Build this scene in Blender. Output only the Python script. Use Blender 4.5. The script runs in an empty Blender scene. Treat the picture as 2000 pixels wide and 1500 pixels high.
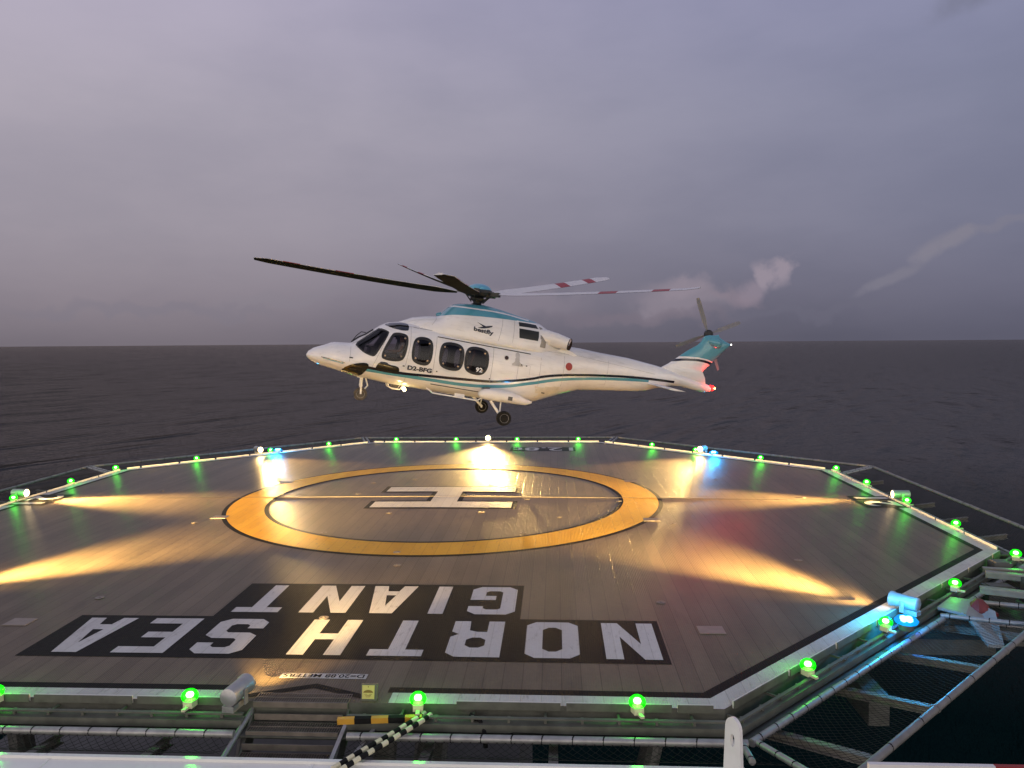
import bpy, bmesh, math, random
import numpy as np
from mathutils import Vector, Matrix
from mathutils.geometry import tessellate_polygon
random.seed(7)
S = bpy.context.scene
COL = S.collection
R = math.radians

# ------------------------------------------------------------------ camera
cam_d = bpy.data.cameras.new("camera"); cam = bpy.data.objects.new("camera", cam_d); COL.objects.link(cam)
cr = Vector((0.9985, 0.0549, -0.0092)); cf = Vector((-0.0553, 0.9968, -0.0578)); cf.normalize()
cr = (cr - cf * cr.dot(cf)).normalized(); cu = cr.cross(cf)
CAM = Vector((3.2528, -23.0391, 4.6936))
cam.matrix_world = Matrix(((cr.x, cu.x, -cf.x, CAM.x), (cr.y, cu.y, -cf.y, CAM.y), (cr.z, cu.z, -cf.z, CAM.z), (0, 0, 0, 1)))
cam_d.sensor_width = 36; cam_d.lens = 27.514; cam_d.clip_start = 0.1; cam_d.clip_end = 80000
S.camera = cam
S.view_settings.view_transform = 'Standard'; S.view_settings.look = 'None'
S.view_settings.exposure = 0; S.view_settings.gamma = 1; S.view_settings.use_curve_mapping = False
S.render.resolution_x = 1024; S.render.resolution_y = 768
S.cycles.max_bounces = 6; S.cycles.transparent_max_bounces = 12
S.cycles.sample_clamp_indirect = 6

# ------------------------------------------------------------------ dusk sky
W = bpy.data.worlds.new("World"); S.world = W; W.use_nodes = True
def world():
    nt = W.node_tree; N = nt.nodes; L = nt.links; N.clear()
    def val(x):
        n = N.new('ShaderNodeValue'); n.outputs[0].default_value = x; return n.outputs[0]
    def M(op, a, b=None, c=None, clamp=False):
        n = N.new('ShaderNodeMath'); n.operation = op; n.use_clamp = clamp
        for i, v in enumerate((a, b, c)):
            if v is None: continue
            if isinstance(v, (int, float)): n.inputs[i].default_value = v
            else: L.new(v, n.inputs[i])
        return n.outputs[0]
    def smooth(x, a, b):
        n = N.new('ShaderNodeMapRange'); n.interpolation_type = 'SMOOTHSTEP'
        L.new(x, n.inputs[0]); n.inputs[1].default_value = a; n.inputs[2].default_value = b
        return n.outputs[0]
    def mix(f, a, b, mode='MIX'):
        n = N.new('ShaderNodeMix'); n.data_type = 'RGBA'; n.blend_type = mode
        if isinstance(f, (int, float)): n.inputs[0].default_value = f
        else: L.new(f, n.inputs[0])
        for i, v in ((6, a), (7, b)):
            if isinstance(v, tuple): n.inputs[i].default_value = (*v, 1)
            else: L.new(v, n.inputs[i])
        return n.outputs[2]
    tc = N.new('ShaderNodeTexCoord'); sep = N.new('ShaderNodeSeparateXYZ'); L.new(tc.outputs['Generated'], sep.inputs[0])
    x, y, z = sep.outputs
    el = M('ARCSINE', z); az = M('ARCTAN2', x, y)
    ramp = N.new('ShaderNodeValToRGB'); e = ramp.color_ramp.elements
    L.new(M('DIVIDE', el, 1.5708, clamp=True), ramp.inputs[0])
    stops = [(0.0, (.160, .150, .188)), (0.03, (.215, .202, .252)), (0.085, (.300, .290, .360)), (0.17, (.352, .347, .440)), (0.28, (.378, .376, .525)), (0.6, (.36, .37, .52)), (1.0, (.33, .35, .52))]
    while len(e) < len(stops): e.new(0.5)
    for k, (p, c) in enumerate(stops): e[k].position = p; e[k].color = (*c, 1)
    col = ramp.outputs[0]
    # rosier towards the left of the deck, bluer to the right
    col = mix(1.0, col, mix(smooth(az, -0.65, 0.62), (1.16, 1.08, 1.01), (.64, .68, .775)), 'MULTIPLY')
    # broad soft unevenness of the overcast
    nz = N.new('ShaderNodeTexNoise'); nz.inputs['Scale'].default_value = 2.6; nz.inputs['Detail'].default_value = 5; nz.inputs['Roughness'].default_value = .55
    mp = N.new('ShaderNodeMapping'); mp.inputs['Scale'].default_value = (1, 1, 2.6); L.new(tc.outputs['Generated'], mp.inputs[0]); L.new(mp.outputs[0], nz.inputs[0])
    col = mix(1.0, col, mix(smooth(nz.outputs[0], .3, .7), (.91, .918, .93), (1.075, 1.065, 1.05)), 'MULTIPLY')
    # cumulus near the horizon
    n1 = N.new('ShaderNodeTexNoise'); n1.inputs['Scale'].default_value = 26; n1.inputs['Detail'].default_value = 7; L.new(tc.outputs['Generated'], n1.inputs[0])
    n2 = N.new('ShaderNodeTexNoise'); n2.inputs['Scale'].default_value = 9; n2.inputs['Detail'].default_value = 5
    mp2 = N.new('ShaderNodeMapping'); mp2.inputs['Location'].default_value = (3, 5, 1); L.new(tc.outputs['Generated'], mp2.inputs[0]); L.new(mp2.outputs[0], n2.inputs[0])
    da = M('MULTIPLY', M('SUBTRACT', n1.outputs[0], .5), .085); de = M('MULTIPLY', M('SUBTRACT', n2.outputs[0], .5), .05)
    def blob(a0, e0, ra, re, rot=0.0, soft=.3):
        pa = M('ADD', M('SUBTRACT', az, a0), da); pe = M('ADD', M('SUBTRACT', el, e0), M('ADD', de, M('MULTIPLY', da, .6)))
        c, s = math.cos(rot), math.sin(rot)
        u = M('DIVIDE', M('ADD', M('MULTIPLY', pa, c), M('MULTIPLY', pe, s)), ra)
        v = M('DIVIDE', M('SUBTRACT', M('MULTIPLY', pe, c), M('MULTIPLY', pa, s)), re)
        d = M('SQRT', M('ADD', M('MULTIPLY', u, u), M('MULTIPLY', v, v)))
        return smooth(d, 1.0, soft)
    def cloud(col, m, c, k): return mix(M('MULTIPLY', m, k), col, c)
    rose = (.295, .25, .295)
    A0 = -0.0554
    def az_of(px): return A0 + math.atan((px - 1000) / 1528.6)
    def el_of(py): return (667 - py) / 1528.6
    for px, py, ra, re, rot, c, k in [
        (1000, 600, .14, .030, 0, rose, .40), (1330, 600, .090, .030, .0, rose, .62), (1250, 632, .16, .014, 0, (.205, .172, .212), .55),
        (1345, 575, .050, .018, .1, (.31, .26, .31), .5), (1475, 580, .034, .020, .6, (.295, .245, .30), .7), (1508, 538, .022, .026, .3, (.33, .28, .335), .85),
        (1440, 600, .05, .014, 0, (.26, .21, .255), .5),
        (1745, 562, .066, .010, .48, (.215, .205, .258), .7), (1848, 510, .036, .015, .35, (.235, .222, .275), .8), (1960, 490, .06, .010, .1, (.22, .21, .265), .5),
        (1560, 622, .16, .010, .03, (.15, .145, .195), .45), (1960, 110, .10, .03, .35, (.165, .17, .235), .6), (300, 610, .2, .012, 0, (.205, .19, .235), .4),
        (560, 585, .1, .012, .1, (.245, .225, .265), .35)]:
        col = cloud(col, blob(az_of(px), el_of(py), ra, re, rot), c, k)
    # afterglow in the half of the sky behind the camera
    back = M('MULTIPLY', smooth(y, .2, -.5), smooth(z, .62, .0))
    col = mix(1.0, col, mix(back, (0, 0, 0), (1.95, 1.70, 1.42)), 'ADD')
    bg = N.new('ShaderNodeBackground'); L.new(col, bg.inputs[0]); bg.inputs[1].default_value = 1.0
    out = N.new('ShaderNodeOutputWorld'); L.new(bg.outputs[0], out.inputs[0])
world()

# ------------------------------------------------------------------ materials
MATS = {}
def mat(name, col=(.5, .5, .5), rough=.5, metal=0., var=.12, scale=6., bump=0., bscale=40., emit=None, estr=0., coat=0., spec=.5):
    if name in MATS: return MATS[name]
    m = bpy.data.materials.new(name); m.use_nodes = True; MATS[name] = m
    nt = m.node_tree; N = nt.nodes; L = nt.links; b = N['Principled BSDF']
    b.inputs['Roughness'].default_value = rough; b.inputs['Metallic'].default_value = metal
    b.inputs['Coat Weight'].default_value = coat; b.inputs['Specular IOR Level'].default_value = spec
    if emit:
        b.inputs['Base Color'].default_value = (*col, 1)
        b.inputs['Emission Color'].default_value = (*emit, 1); b.inputs['Emission Strength'].default_value = estr
        return m
    tc = N.new('ShaderNodeTexCoord'); n = N.new('ShaderNodeTexNoise'); n.inputs['Scale'].default_value = scale; n.inputs['Detail'].default_value = 6
    L.new(tc.outputs['Object'], n.inputs[0])
    mx = N.new('ShaderNodeMix'); mx.data_type = 'RGBA'
    mx.inputs[6].default_value = (*[c * (1 - var) for c in col], 1); mx.inputs[7].default_value = (*[min(1, c * (1 + var)) for c in col], 1)
    mr = N.new('ShaderNodeMapRange'); L.new(n.outputs[0], mr.inputs[0]); mr.inputs[1].default_value = .3; mr.inputs[2].default_value = .7
    L.new(mr.outputs[0], mx.inputs[0]); L.new(mx.outputs[2], b.inputs['Base Color'])
    m['mix'] = mx.name
    if bump:
        n2 = N.new('ShaderNodeTexNoise'); n2.inputs['Scale'].default_value = bscale; n2.inputs['Detail'].default_value = 4; L.new(tc.outputs['Object'], n2.inputs[0])
        bp = N.new('ShaderNodeBump'); bp.inputs['Strength'].default_value = bump; bp.inputs['Distance'].default_value = .01
        L.new(n2.outputs[0], bp.inputs['Height']); L.new(bp.outputs[0], b.inputs['Normal'])
    return m
galv = mat("galvanised_steel", (.34, .34, .33), .42, .55, .18, 9, .15, 60)
dsteel = mat("painted_dark_steel", (.085, .088, .078), .55, .0, .3, 5, .2, 40)
gsteel = mat("grey_green_steel", (.105, .108, .086), .5, .0, .25, 5, .2, 40)
black = mat("black_rubber", (.012, .012, .012), .8, 0, .2, 8, spec=.15)
netm = mat("net_rope", (.022, .025, .022), .9, spec=.1)
white_paint = mat("white_paint", (.74, .73, .70), .38, 0, .06, 4, .05, 30)
cream = mat("cream_paint", (.66, .62, .42), .45)
yellowp = mat("yellow_paint", (.62, .33, .04), .45)
silver = mat("lamp_housing", (.38, .38, .37), .36, .5, .12)
redp = mat("red_paint", (.30, .03, .025), .5)
redfade = mat("faded_red", (.16, .018, .016), .6, 0, .25)

def painted_deck(name, base, stain, marking=False, rough=.38):
    """Ribbed planks running along y: plank joints and ribs as relief, stretched gloss across the ribs."""
    m = bpy.data.materials.new(name); m.use_nodes = True; nt = m.node_tree; N = nt.nodes; L = nt.links; b = N['Principled BSDF']
    tc = N.new('ShaderNodeTexCoord'); sp = N.new('ShaderNodeSeparateXYZ'); L.new(tc.outputs['Object'], sp.inputs[0])
    def M(op, a, bb=None):
        n = N.new('ShaderNodeMath'); n.operation = op
        for i, v in enumerate((a, bb)):
            if v is None: continue
            if isinstance(v, (int, float)): n.inputs[i].default_value = v
            else: L.new(v, n.inputs[i])
        return n.outputs[0]
    X = sp.outputs[0]
    # one tone per plank
    pl = M('FLOOR', M('DIVIDE', X, .276)); wn = N.new('ShaderNodeTexWhiteNoise'); wn.noise_dimensions = '1D'; L.new(pl, wn.inputs['W'])
    fr = M('FRACT', M('DIVIDE', X, .276)); joint = M('LESS_THAN', fr, .045)
    n = N.new('ShaderNodeTexNoise'); n.inputs['Scale'].default_value = .9; n.inputs['Detail'].default_value = 8; n.inputs['Roughness'].default_value = .6
    mp = N.new('ShaderNodeMapping'); mp.inputs['Scale'].default_value = (1.6, .45, 1); L.new(tc.outputs['Object'], mp.inputs[0]); L.new(mp.outputs[0], n.inputs[0])
    n3 = N.new('ShaderNodeTexNoise'); n3.inputs['Scale'].default_value = 14; n3.inputs['Detail'].default_value = 5; L.new(tc.outputs['Object'], n3.inputs[0])
    f = M('ADD', M('MULTIPLY', n.outputs[0], .75), M('MULTIPLY', wn.outputs[0], .16)); f = M('ADD', f, M('MULTIPLY', M('SUBTRACT', n3.outputs[0], .5), .35))
    rp = N.new('ShaderNodeMapRange'); L.new(f, rp.inputs[0]); rp.inputs[1].default_value = .25; rp.inputs[2].default_value = .75
    mx = N.new('ShaderNodeMix'); mx.data_type = 'RGBA'; mx.inputs[6].default_value = (*stain, 1); mx.inputs[7].default_value = (*base, 1); L.new(rp.outputs[0], mx.inputs[0])
    wr = N.new('ShaderNodeTexNoise'); wr.inputs['Scale'].default_value = 5.5 if marking else 1.3; wr.inputs['Detail'].default_value = 12; wr.inputs['Roughness'].default_value = .72
    wm = N.new('ShaderNodeMapping'); wm.inputs['Scale'].default_value = (2.2, .6, 1) if marking else (2.6, .35, 1); wm.inputs['Rotation'].default_value = (0, 0, 0 if marking else .25); L.new(tc.outputs['Object'], wm.inputs[0]); L.new(wm.outputs[0], wr.inputs[0])
    wf = N.new('ShaderNodeMapRange'); L.new(wr.outputs[0], wf.inputs[0]); wf.inputs[1].default_value = .56; wf.inputs[2].default_value = .72; wf.inputs[4].default_value = .55
    wx = N.new('ShaderNodeMix'); wx.data_type = 'RGBA'; L.new(wf.outputs[0], wx.inputs[0]); L.new(mx.outputs[2], wx.inputs[6]); wx.inputs[7].default_value = ((.12, .10, .075, 1) if base[0] > .1 else (.03, .027, .022, 1)) if marking else (.045, .036, .028, 1)
    m2 = N.new('ShaderNodeMix'); m2.data_type = 'RGBA'; m2.blend_type = 'MULTIPLY'; m2.inputs[7].default_value = (.5, .48, .46, 1)
    L.new(wx.outputs[2], m2.inputs[6]); L.new(M('MULTIPLY', joint, .4 if marking else .85), m2.inputs[0])
    L.new(m2.outputs[2], b.inputs['Base Color'])
    ro = N.new('ShaderNodeMapRange'); L.new(n3.outputs[0], ro.inputs[0]); ro.inputs[3].default_value = rough - .06; ro.inputs[4].default_value = rough + .10
    L.new(ro.outputs[0], b.inputs['Roughness'])
    b.inputs['Anisotropic'].default_value = .6
    tg = N.new('ShaderNodeCombineXYZ'); tg.inputs[0].default_value = 1; L.new(tg.outputs[0], b.inputs['Tangent'])
    b.inputs['Specular IOR Level'].default_value = .05 if marking else .13
    rib = M('SINE', M('MULTIPLY', X, 2 * math.pi / .0345))
    h = M('SUBTRACT', M('MULTIPLY', rib, .0022), M('MULTIPLY', joint, .004)); h = M('ADD', h, M('MULTIPLY', n3.outputs[0], .004))
    bp = N.new('ShaderNodeBump'); bp.inputs['Strength'].default_value = .55; bp.inputs['Distance'].default_value = 1.0
    L.new(h, bp.inputs['Height']); L.new(bp.outputs[0], b.inputs['Normal'])
    return m
deck_m = painted_deck("deck_planks", (.188, .148, .100), (.104, .080, .054))
ring_m = painted_deck("yellow_marking", (.66, .375, .035), (.52, .27, .02), True, .42)
wmark_m = painted_deck("white_marking", (.62, .61, .58), (.47, .455, .43), True, .42)
bmark_m = painted_deck("black_marking", (.015, .014, .012), (.009, .009, .008), True, .5)

# ------------------------------------------------------------------ mesh helpers
class MB:
    def __init__(s): s.v = []; s.f = []; s.m = []
    def add(s, vs, fs, mi=0):
        b = len(s.v); s.v += [tuple(v) for v in vs]; s.f += [tuple(b + i for i in f) for f in fs]; s.m += [mi] * len(fs); return s
    def box(s, c, size, rot=None, mi=0):
        hx, hy, hz = [a / 2 for a in size]; P = [Vector((x, y, z)) for x in (-hx, hx) for y in (-hy, hy) for z in (-hz, hz)]
        if rot is not None: P = [rot @ p for p in P]
        c = Vector(c)
        return s.add([p + c for p in P], [(0, 1, 3, 2), (4, 6, 7, 5), (0, 4, 5, 1), (2, 3, 7, 6), (0, 2, 6, 4), (1, 5, 7, 3)], mi)
    def bar(s, a, b, w, h, mi=0, up=(0, 0, 1)):
        a, b = Vector(a), Vector(b); d = b - a; L_ = d.length; d.normalize(); u = Vector(up); x = d.cross(u).normalized(); u = x.cross(d)
        return s.box((a + b) / 2, (w, L_, h), Matrix((x, d, u)).transposed(), mi)
    def tube(s, pts, r, seg=10, mi=0, caps=True):
        pts = [Vector(p) for p in pts]; rr = r if isinstance(r, (list, tuple)) else [r] * len(pts)
        vs = []; prev = None
        for i, p in enumerate(pts):
            d = (pts[min(i + 1, len(pts) - 1)] - pts[max(i - 1, 0)]).normalized()
            if prev is None:
                t = Vector((0, 0, 1)) if abs(d.z) < .9 else Vector((1, 0, 0)); x = d.cross(t).normalized()
            else: x = (prev - d * prev.dot(d)).normalized()
            prev = x; y = d.cross(x)
            vs += [p + (x * math.cos(2 * math.pi * k / seg) + y * math.sin(2 * math.pi * k / seg)) * rr[i] for k in range(seg)]
        fs = [(i * seg + k, i * seg + (k + 1) % seg, (i + 1) * seg + (k + 1) % seg, (i + 1) * seg + k) for i in range(len(pts) - 1) for k in range(seg)]
        if caps: fs += [tuple(range(seg))[::-1], tuple((len(pts) - 1) * seg + k for k in range(seg))]
        return s.add(vs, fs, mi)
    def lathe(s, prof, c, ax=(0, 0, 1), seg=20, mi=0):
        c = Vector(c); d = Vector(ax).normalized(); t = Vector((0, 0, 1)) if abs(d.z) < .9 else Vector((1, 0, 0)); x = d.cross(t).normalized(); y = d.cross(x)
        vs = [c + d * h + (x * math.cos(2 * math.pi * k / seg) + y * math.sin(2 * math.pi * k / seg)) * r for r, h in prof for k in range(seg)]
        n = len(prof)
        fs = [(i * seg + k, i * seg + (k + 1) % seg, (i + 1) * seg + (k + 1) % seg, (i + 1) * seg + k) for i in range(n - 1) for k in range(seg)]
        fs += [tuple(range(seg))[::-1], tuple((n - 1) * seg + k for k in range(seg))]
        return s.add(vs, fs, mi)
    def prism(s, pts, a, b, mi=0):
        """pts: 3D outline; extruded along vector b-a offsets."""
        n = len(pts); a, b = Vector(a), Vector(b)
        vs = [Vector(p) + a for p in pts] + [Vector(p) + b for p in pts]
        fs = [tuple(range(n))[::-1], tuple(range(n, 2 * n))] + [(i, (i + 1) % n, n + (i + 1) % n, n + i) for i in range(n)]
        return s.add(vs, fs, mi)
    def build(s, name, m, parent=None, smooth=None, fix=True):
        me = bpy.data.meshes.new(name); me.from_pydata(s.v, [], s.f); me.update()
        for k in (m if isinstance(m, (list, tuple)) else [m]): me.materials.append(k)
        me.polygons.foreach_set('material_index', s.m)
        if fix:
            bm = bmesh.new(); bm.from_mesh(me); bmesh.ops.recalc_face_normals(bm, faces=bm.faces); bm.to_mesh(me); bm.free()
        if smooth is not None:
            me.polygons.foreach_set('use_smooth', [True] * len(me.polygons)); me.set_sharp_from_angle(angle=R(smooth))
        o = bpy.data.objects.new(name, me); COL.objects.link(o)
        if parent: o.parent = parent
        return o
def tag(o, label=None, cat=None, group=None, kind=None):
    for k, v in (('label', label), ('category', cat), ('group', group), ('kind', kind)):
        if v: o[k] = v
    return o
def empty(name, loc, label, cat, group=None, rz=0):
    o = bpy.data.objects.new(name, None); COL.objects.link(o); o.location = loc; o.rotation_euler = (0, 0, rz); o.empty_display_size = .2
    return tag(o, label, cat, group)
def struct(o): o['kind'] = 'structure'; return o
def copy_tree(o, parent=None):
    c = o.copy(); COL.objects.link(c); c.parent = parent
    for ch in list(o.children): copy_tree(ch, c)
    return c
def lamp(kind, name, loc, col, power, parent=None, radius=.05, target=None, cone=60, blend=1):
    d = bpy.data.lights.new(name, kind); d.color = col; d.energy = power; d.shadow_soft_size = radius
    o = bpy.data.objects.new(name, d); COL.objects.link(o); o.location = loc
    if kind == 'SPOT':
        d.spot_size = R(cone); d.spot_blend = blend
        o.rotation_euler = (Vector(target) - Vector(loc)).to_track_quat('-Z', 'Y').to_euler()
    if parent: o.parent = parent
    return o

# ------------------------------------------------------------------ sea
def sea():
    m = bpy.data.materials.new("sea_water"); m.use_nodes = True; nt = m.node_tree; N = nt.nodes; L = nt.links; N.clear()
    tc = N.new('ShaderNodeTexCoord')
    hs = []
    for sc, st, dt, amp in ((.03, (1, .35, 1), 8, 10.0), (.10, (1, .2, 1), 6, 8.0), (.5, (1, .35, 1), 4, 1.5)):
        mp = N.new('ShaderNodeMapping'); mp.inputs['Scale'].default_value = st; mp.inputs['Rotation'].default_value = (0, 0, R(97)); L.new(tc.outputs['Object'], mp.inputs[0])
        n = N.new('ShaderNodeTexNoise'); n.inputs['Scale'].default_value = sc; n.inputs['Detail'].default_value = dt; n.inputs['Roughness'].default_value = .6
        if sc in (.15, .10, .2): n.noise_type = 'RIDGED_MULTIFRACTAL'
        L.new(mp.outputs[0], n.inputs[0]); k = N.new('ShaderNodeMath'); k.operation = 'MULTIPLY'; k.inputs[1].default_value = amp; L.new(n.outputs[0], k.inputs[0]); hs.append(k.outputs[0])
    a = N.new('ShaderNodeMath'); L.new(hs[0], a.inputs[0]); L.new(hs[1], a.inputs[1]); a2 = N.new('ShaderNodeMath'); L.new(a.outputs[0], a2.inputs[0]); L.new(hs[2], a2.inputs[1])
    bp = N.new('ShaderNodeBump'); bp.inputs['Strength'].default_value = 1; bp.inputs['Distance'].default_value = 1.0; L.new(a2.outputs[0], bp.inputs['Height'])
    fr = N.new('ShaderNodeFresnel'); fr.inputs[0].default_value = 1.33; L.new(bp.outputs[0], fr.inputs['Normal'])
    mr = N.new('ShaderNodeMapRange'); L.new(fr.outputs[0], mr.inputs[0]); mr.inputs[1].default_value = .02; mr.inputs[2].default_value = 1; mr.inputs[3].default_value = .06; mr.inputs[4].default_value = 0.7
    df = N.new('ShaderNodeBsdfDiffuse'); df.inputs[0].default_value = (.003, .011, .011, 1); L.new(bp.outputs[0], df.inputs['Normal'])
    gl = N.new('ShaderNodeBsdfGlossy'); gl.inputs[0].default_value = (.96, .86, .78, 1); gl.inputs['Roughness'].default_value = 0.1; L.new(bp.outputs[0], gl.inputs['Normal'])
    f2 = N.new('ShaderNodeFresnel'); f2.inputs[0].default_value = 1.33
    m2 = N.new('ShaderNodeMapRange'); L.new(f2.outputs[0], m2.inputs[0]); m2.inputs[1].default_value = .10; m2.inputs[2].default_value = .45
    mm = N.new('ShaderNodeMath'); mm.operation = 'MULTIPLY'; L.new(mr.outputs[0], mm.inputs[0]); L.new(m2.outputs[0], mm.inputs[1])
    ms = N.new('ShaderNodeMixShader'); L.new(mm.outputs[0], ms.inputs[0]); L.new(df.outputs[0], ms.inputs[1]); L.new(gl.outputs[0], ms.inputs[2])
    o = N.new('ShaderNodeOutputMaterial'); L.new(ms.outputs[0], o.inputs[0])
    b = MB(); seg = 96; rad = [0, 60, 400, 3000, 40000]
    vs = [(0, 0, 0)] + [(r * math.cos(2 * math.pi * k / seg), r * math.sin(2 * math.pi * k / seg), 0) for r in rad[1:] for k in range(seg)]
    fs = [(0, 1 + k, 1 + (k + 1) % seg) for k in range(seg)] + [(1 + i * seg + k, 1 + (i + 1) * seg + k, 1 + (i + 1) * seg + (k + 1) % seg, 1 + i * seg + (k + 1) % seg) for i in range(3) for k in range(seg)]
    b.add(vs, fs); ob = struct(b.build("sea", m))
    ob.location = (0, 0, -27); ob.rotation_euler = Vector((.002, .0048, 1)).to_track_quat('Z', 'Y').to_euler()
sea()

# ------------------------------------------------------------------ helideck
T8 = math.tan(math.pi / 8)
def dz(x, y): return -.0086 * (math.sqrt(x * x + y * y + 1) - 1)
def octo(a, z=None):
    """Corners of the octagon with apothem a, counter-clockwise from the right side's lower corner."""
    r = a / math.cos(math.pi / 8)
    return [(r * math.cos(R(-22.5 + 45 * k)), r * math.sin(R(-22.5 + 45 * k))) for k in range(8)]
SIDE_DIR = [Vector((math.cos(R(45 * k)), math.sin(R(45 * k)), 0)) for k in range(8)]   # outward normal of side k (0 right, 2 far, 4 left, 6 near)
EDGE_Z = -.112
def drape(name, polys, lift, m, parent, cell=.6):
    """Flat outlines (outer, holes...) laid on the cambered deck."""
    bm = bmesh.new()
    for loops in polys:
        L3 = [[Vector((x, y, 0)) for x, y in lp] for lp in loops]
        flat = [p for lp in L3 for p in lp]; vs = [bm.verts.new(p) for p in flat]
        for t in tessellate_polygon(L3):
            try: bm.faces.new([vs[i] for i in t])
            except ValueError: pass
    xs = [v.co.x for v in bm.verts]; ys = [v.co.y for v in bm.verts]
    for ax, lo, hi in ((0, min(xs), max(xs)), (1, min(ys), max(ys))):
        k = math.ceil(lo / cell)
        while k * cell < hi:
            co = Vector((0, 0, 0)); no = Vector((0, 0, 0)); co[ax] = k * cell; no[ax] = 1
            bmesh.ops.bisect_plane(bm, geom=bm.verts[:] + bm.edges[:] + bm.faces[:], plane_co=co, plane_no=no); k += 1
    for v in bm.verts: v.co.z = dz(v.co.x, v.co.y) + lift
    bmesh.ops.recalc_face_normals(bm, faces=bm.faces)
    for f in bm.faces:
        if f.normal.z < 0: f.normal_flip()
    me = bpy.data.meshes.new(name); bm.to_mesh(me); bm.free(); me.materials.append(m)
    o = bpy.data.objects.new(name, me); COL.objects.link(o); o.parent = parent
    return o
# deck plating: polar sheet with camber, plus a closed underside
b = MB(); rings = 14; per = 6; n = 8 * per
oc = octo(13.06)
rim = [Vector((*oc[k], 0)).lerp(Vector((*oc[(k + 1) % 8], 0)), i / per) for k in range(8) for i in range(per)]
vs = [(0, 0, 0)]
for r in range(1, rings + 1):
    for p in rim: q = p * (r / rings); vs.append((q.x, q.y, dz(q.x, q.y)))
fs = [(0, 1 + k, 1 + (k + 1) % n) for k in range(n)]
for r in range(rings - 1): fs += [(1 + r * n + k, 1 + (r + 1) * n + k, 1 + (r + 1) * n + (k + 1) % n, 1 + r * n + (k + 1) % n) for k in range(n)]
b.add(vs, fs)
base = len(b.v)
lo = [(p.x, p.y, -.62) for p in rim]; top = 1 + (rings - 1) * n
b.v += lo; b.f += [(top + k, base + k, base + (k + 1) % n, top + (k + 1) % n) for k in range(n)] + [tuple(base + k for k in range(n))]; b.m += [1] * n + [1]
deck = struct(b.build("helideck", [deck_m, gsteel], None, 30))
def ring_poly(r1, r2, seg=160):
    return [(r1 * math.cos(2 * math.pi * k / seg), r1 * math.sin(2 * math.pi * k / seg)) for k in range(seg)], [(r2 * math.cos(2 * math.pi * k / seg), r2 * math.sin(2 * math.pi * k / seg)) for k in range(seg)]
def ring(name, r1, r2, lift, m, seg=200):
    b = MB(); rr = [r1 + (r2 - r1) * i / 3 for i in range(4)]
    vs = [(r * math.cos(2 * math.pi * k / seg), r * math.sin(2 * math.pi * k / seg), dz(r, 0) + lift) for r in rr for k in range(seg)]
    fs = [(i * seg + k, (i + 1) * seg + k, (i + 1) * seg + (k + 1) % seg, i * seg + (k + 1) % seg) for i in range(3) for k in range(seg)]
    return b.add(vs, fs).build(name, m, deck)
ring("circle_outline", 5.10, 6.34, .004, bmark_m)
ring("landing_circle", 5.22, 6.22, .008, ring_m)
# H: long bars across the deck
def hshape(L_, w, s, c, e=0):
    L_ += e; W2 = w + e; i = w - s - e; c += e
    return [(-L_, -W2), (L_, -W2), (L_, -i), (c, -i), (c, i), (L_, i), (L_, W2), (-L_, W2), (-L_, i), (-c, i), (-c, -i), (-L_, -i)]
drape("letter_outline", [[hshape(2.0, 1.5, .75, .385, .14)]], .004, bmark_m, deck)
drape("landing_letter", [[hshape(2.0, 1.5, .75, .385)]], .008, wmark_m, deck)
# perimeter line: black inner edge, white band, broken at the stair entry on the near side
def band(name, a1, a2, lift, m, gap=None):
    polys = []
    o1, o2 = octo(a1), octo(a2)
    for k in range(8):
        p1, p2, q1, q2 = o1[k], o1[(k + 1) % 8], o2[k], o2[(k + 1) % 8]
        if k == 6 and gap:
            polys.append([[p1, (gap[0], -a1), (gap[0], -a2), q1]]); polys.append([[(gap[1], -a1), p2, q2, (gap[1], -a2)]])
        else: polys.append([[p1, p2, q2, q1]])
    return drape(name, polys, lift, m, deck)
band("line_outline", 12.60, 12.76, .004, bmark_m, (-.95, .95))
band("perimeter_line", 12.76, 13.055, .004, wmark_m, (-.95, 1.02))
drape("entry_chevron", [[[(-.95, -12.98), (-.95, -12.86), (-.10, -12.52), (.72, -12.86), (.72, -12.98), (-.10, -12.66)]]], .004, bmark_m, deck)
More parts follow.
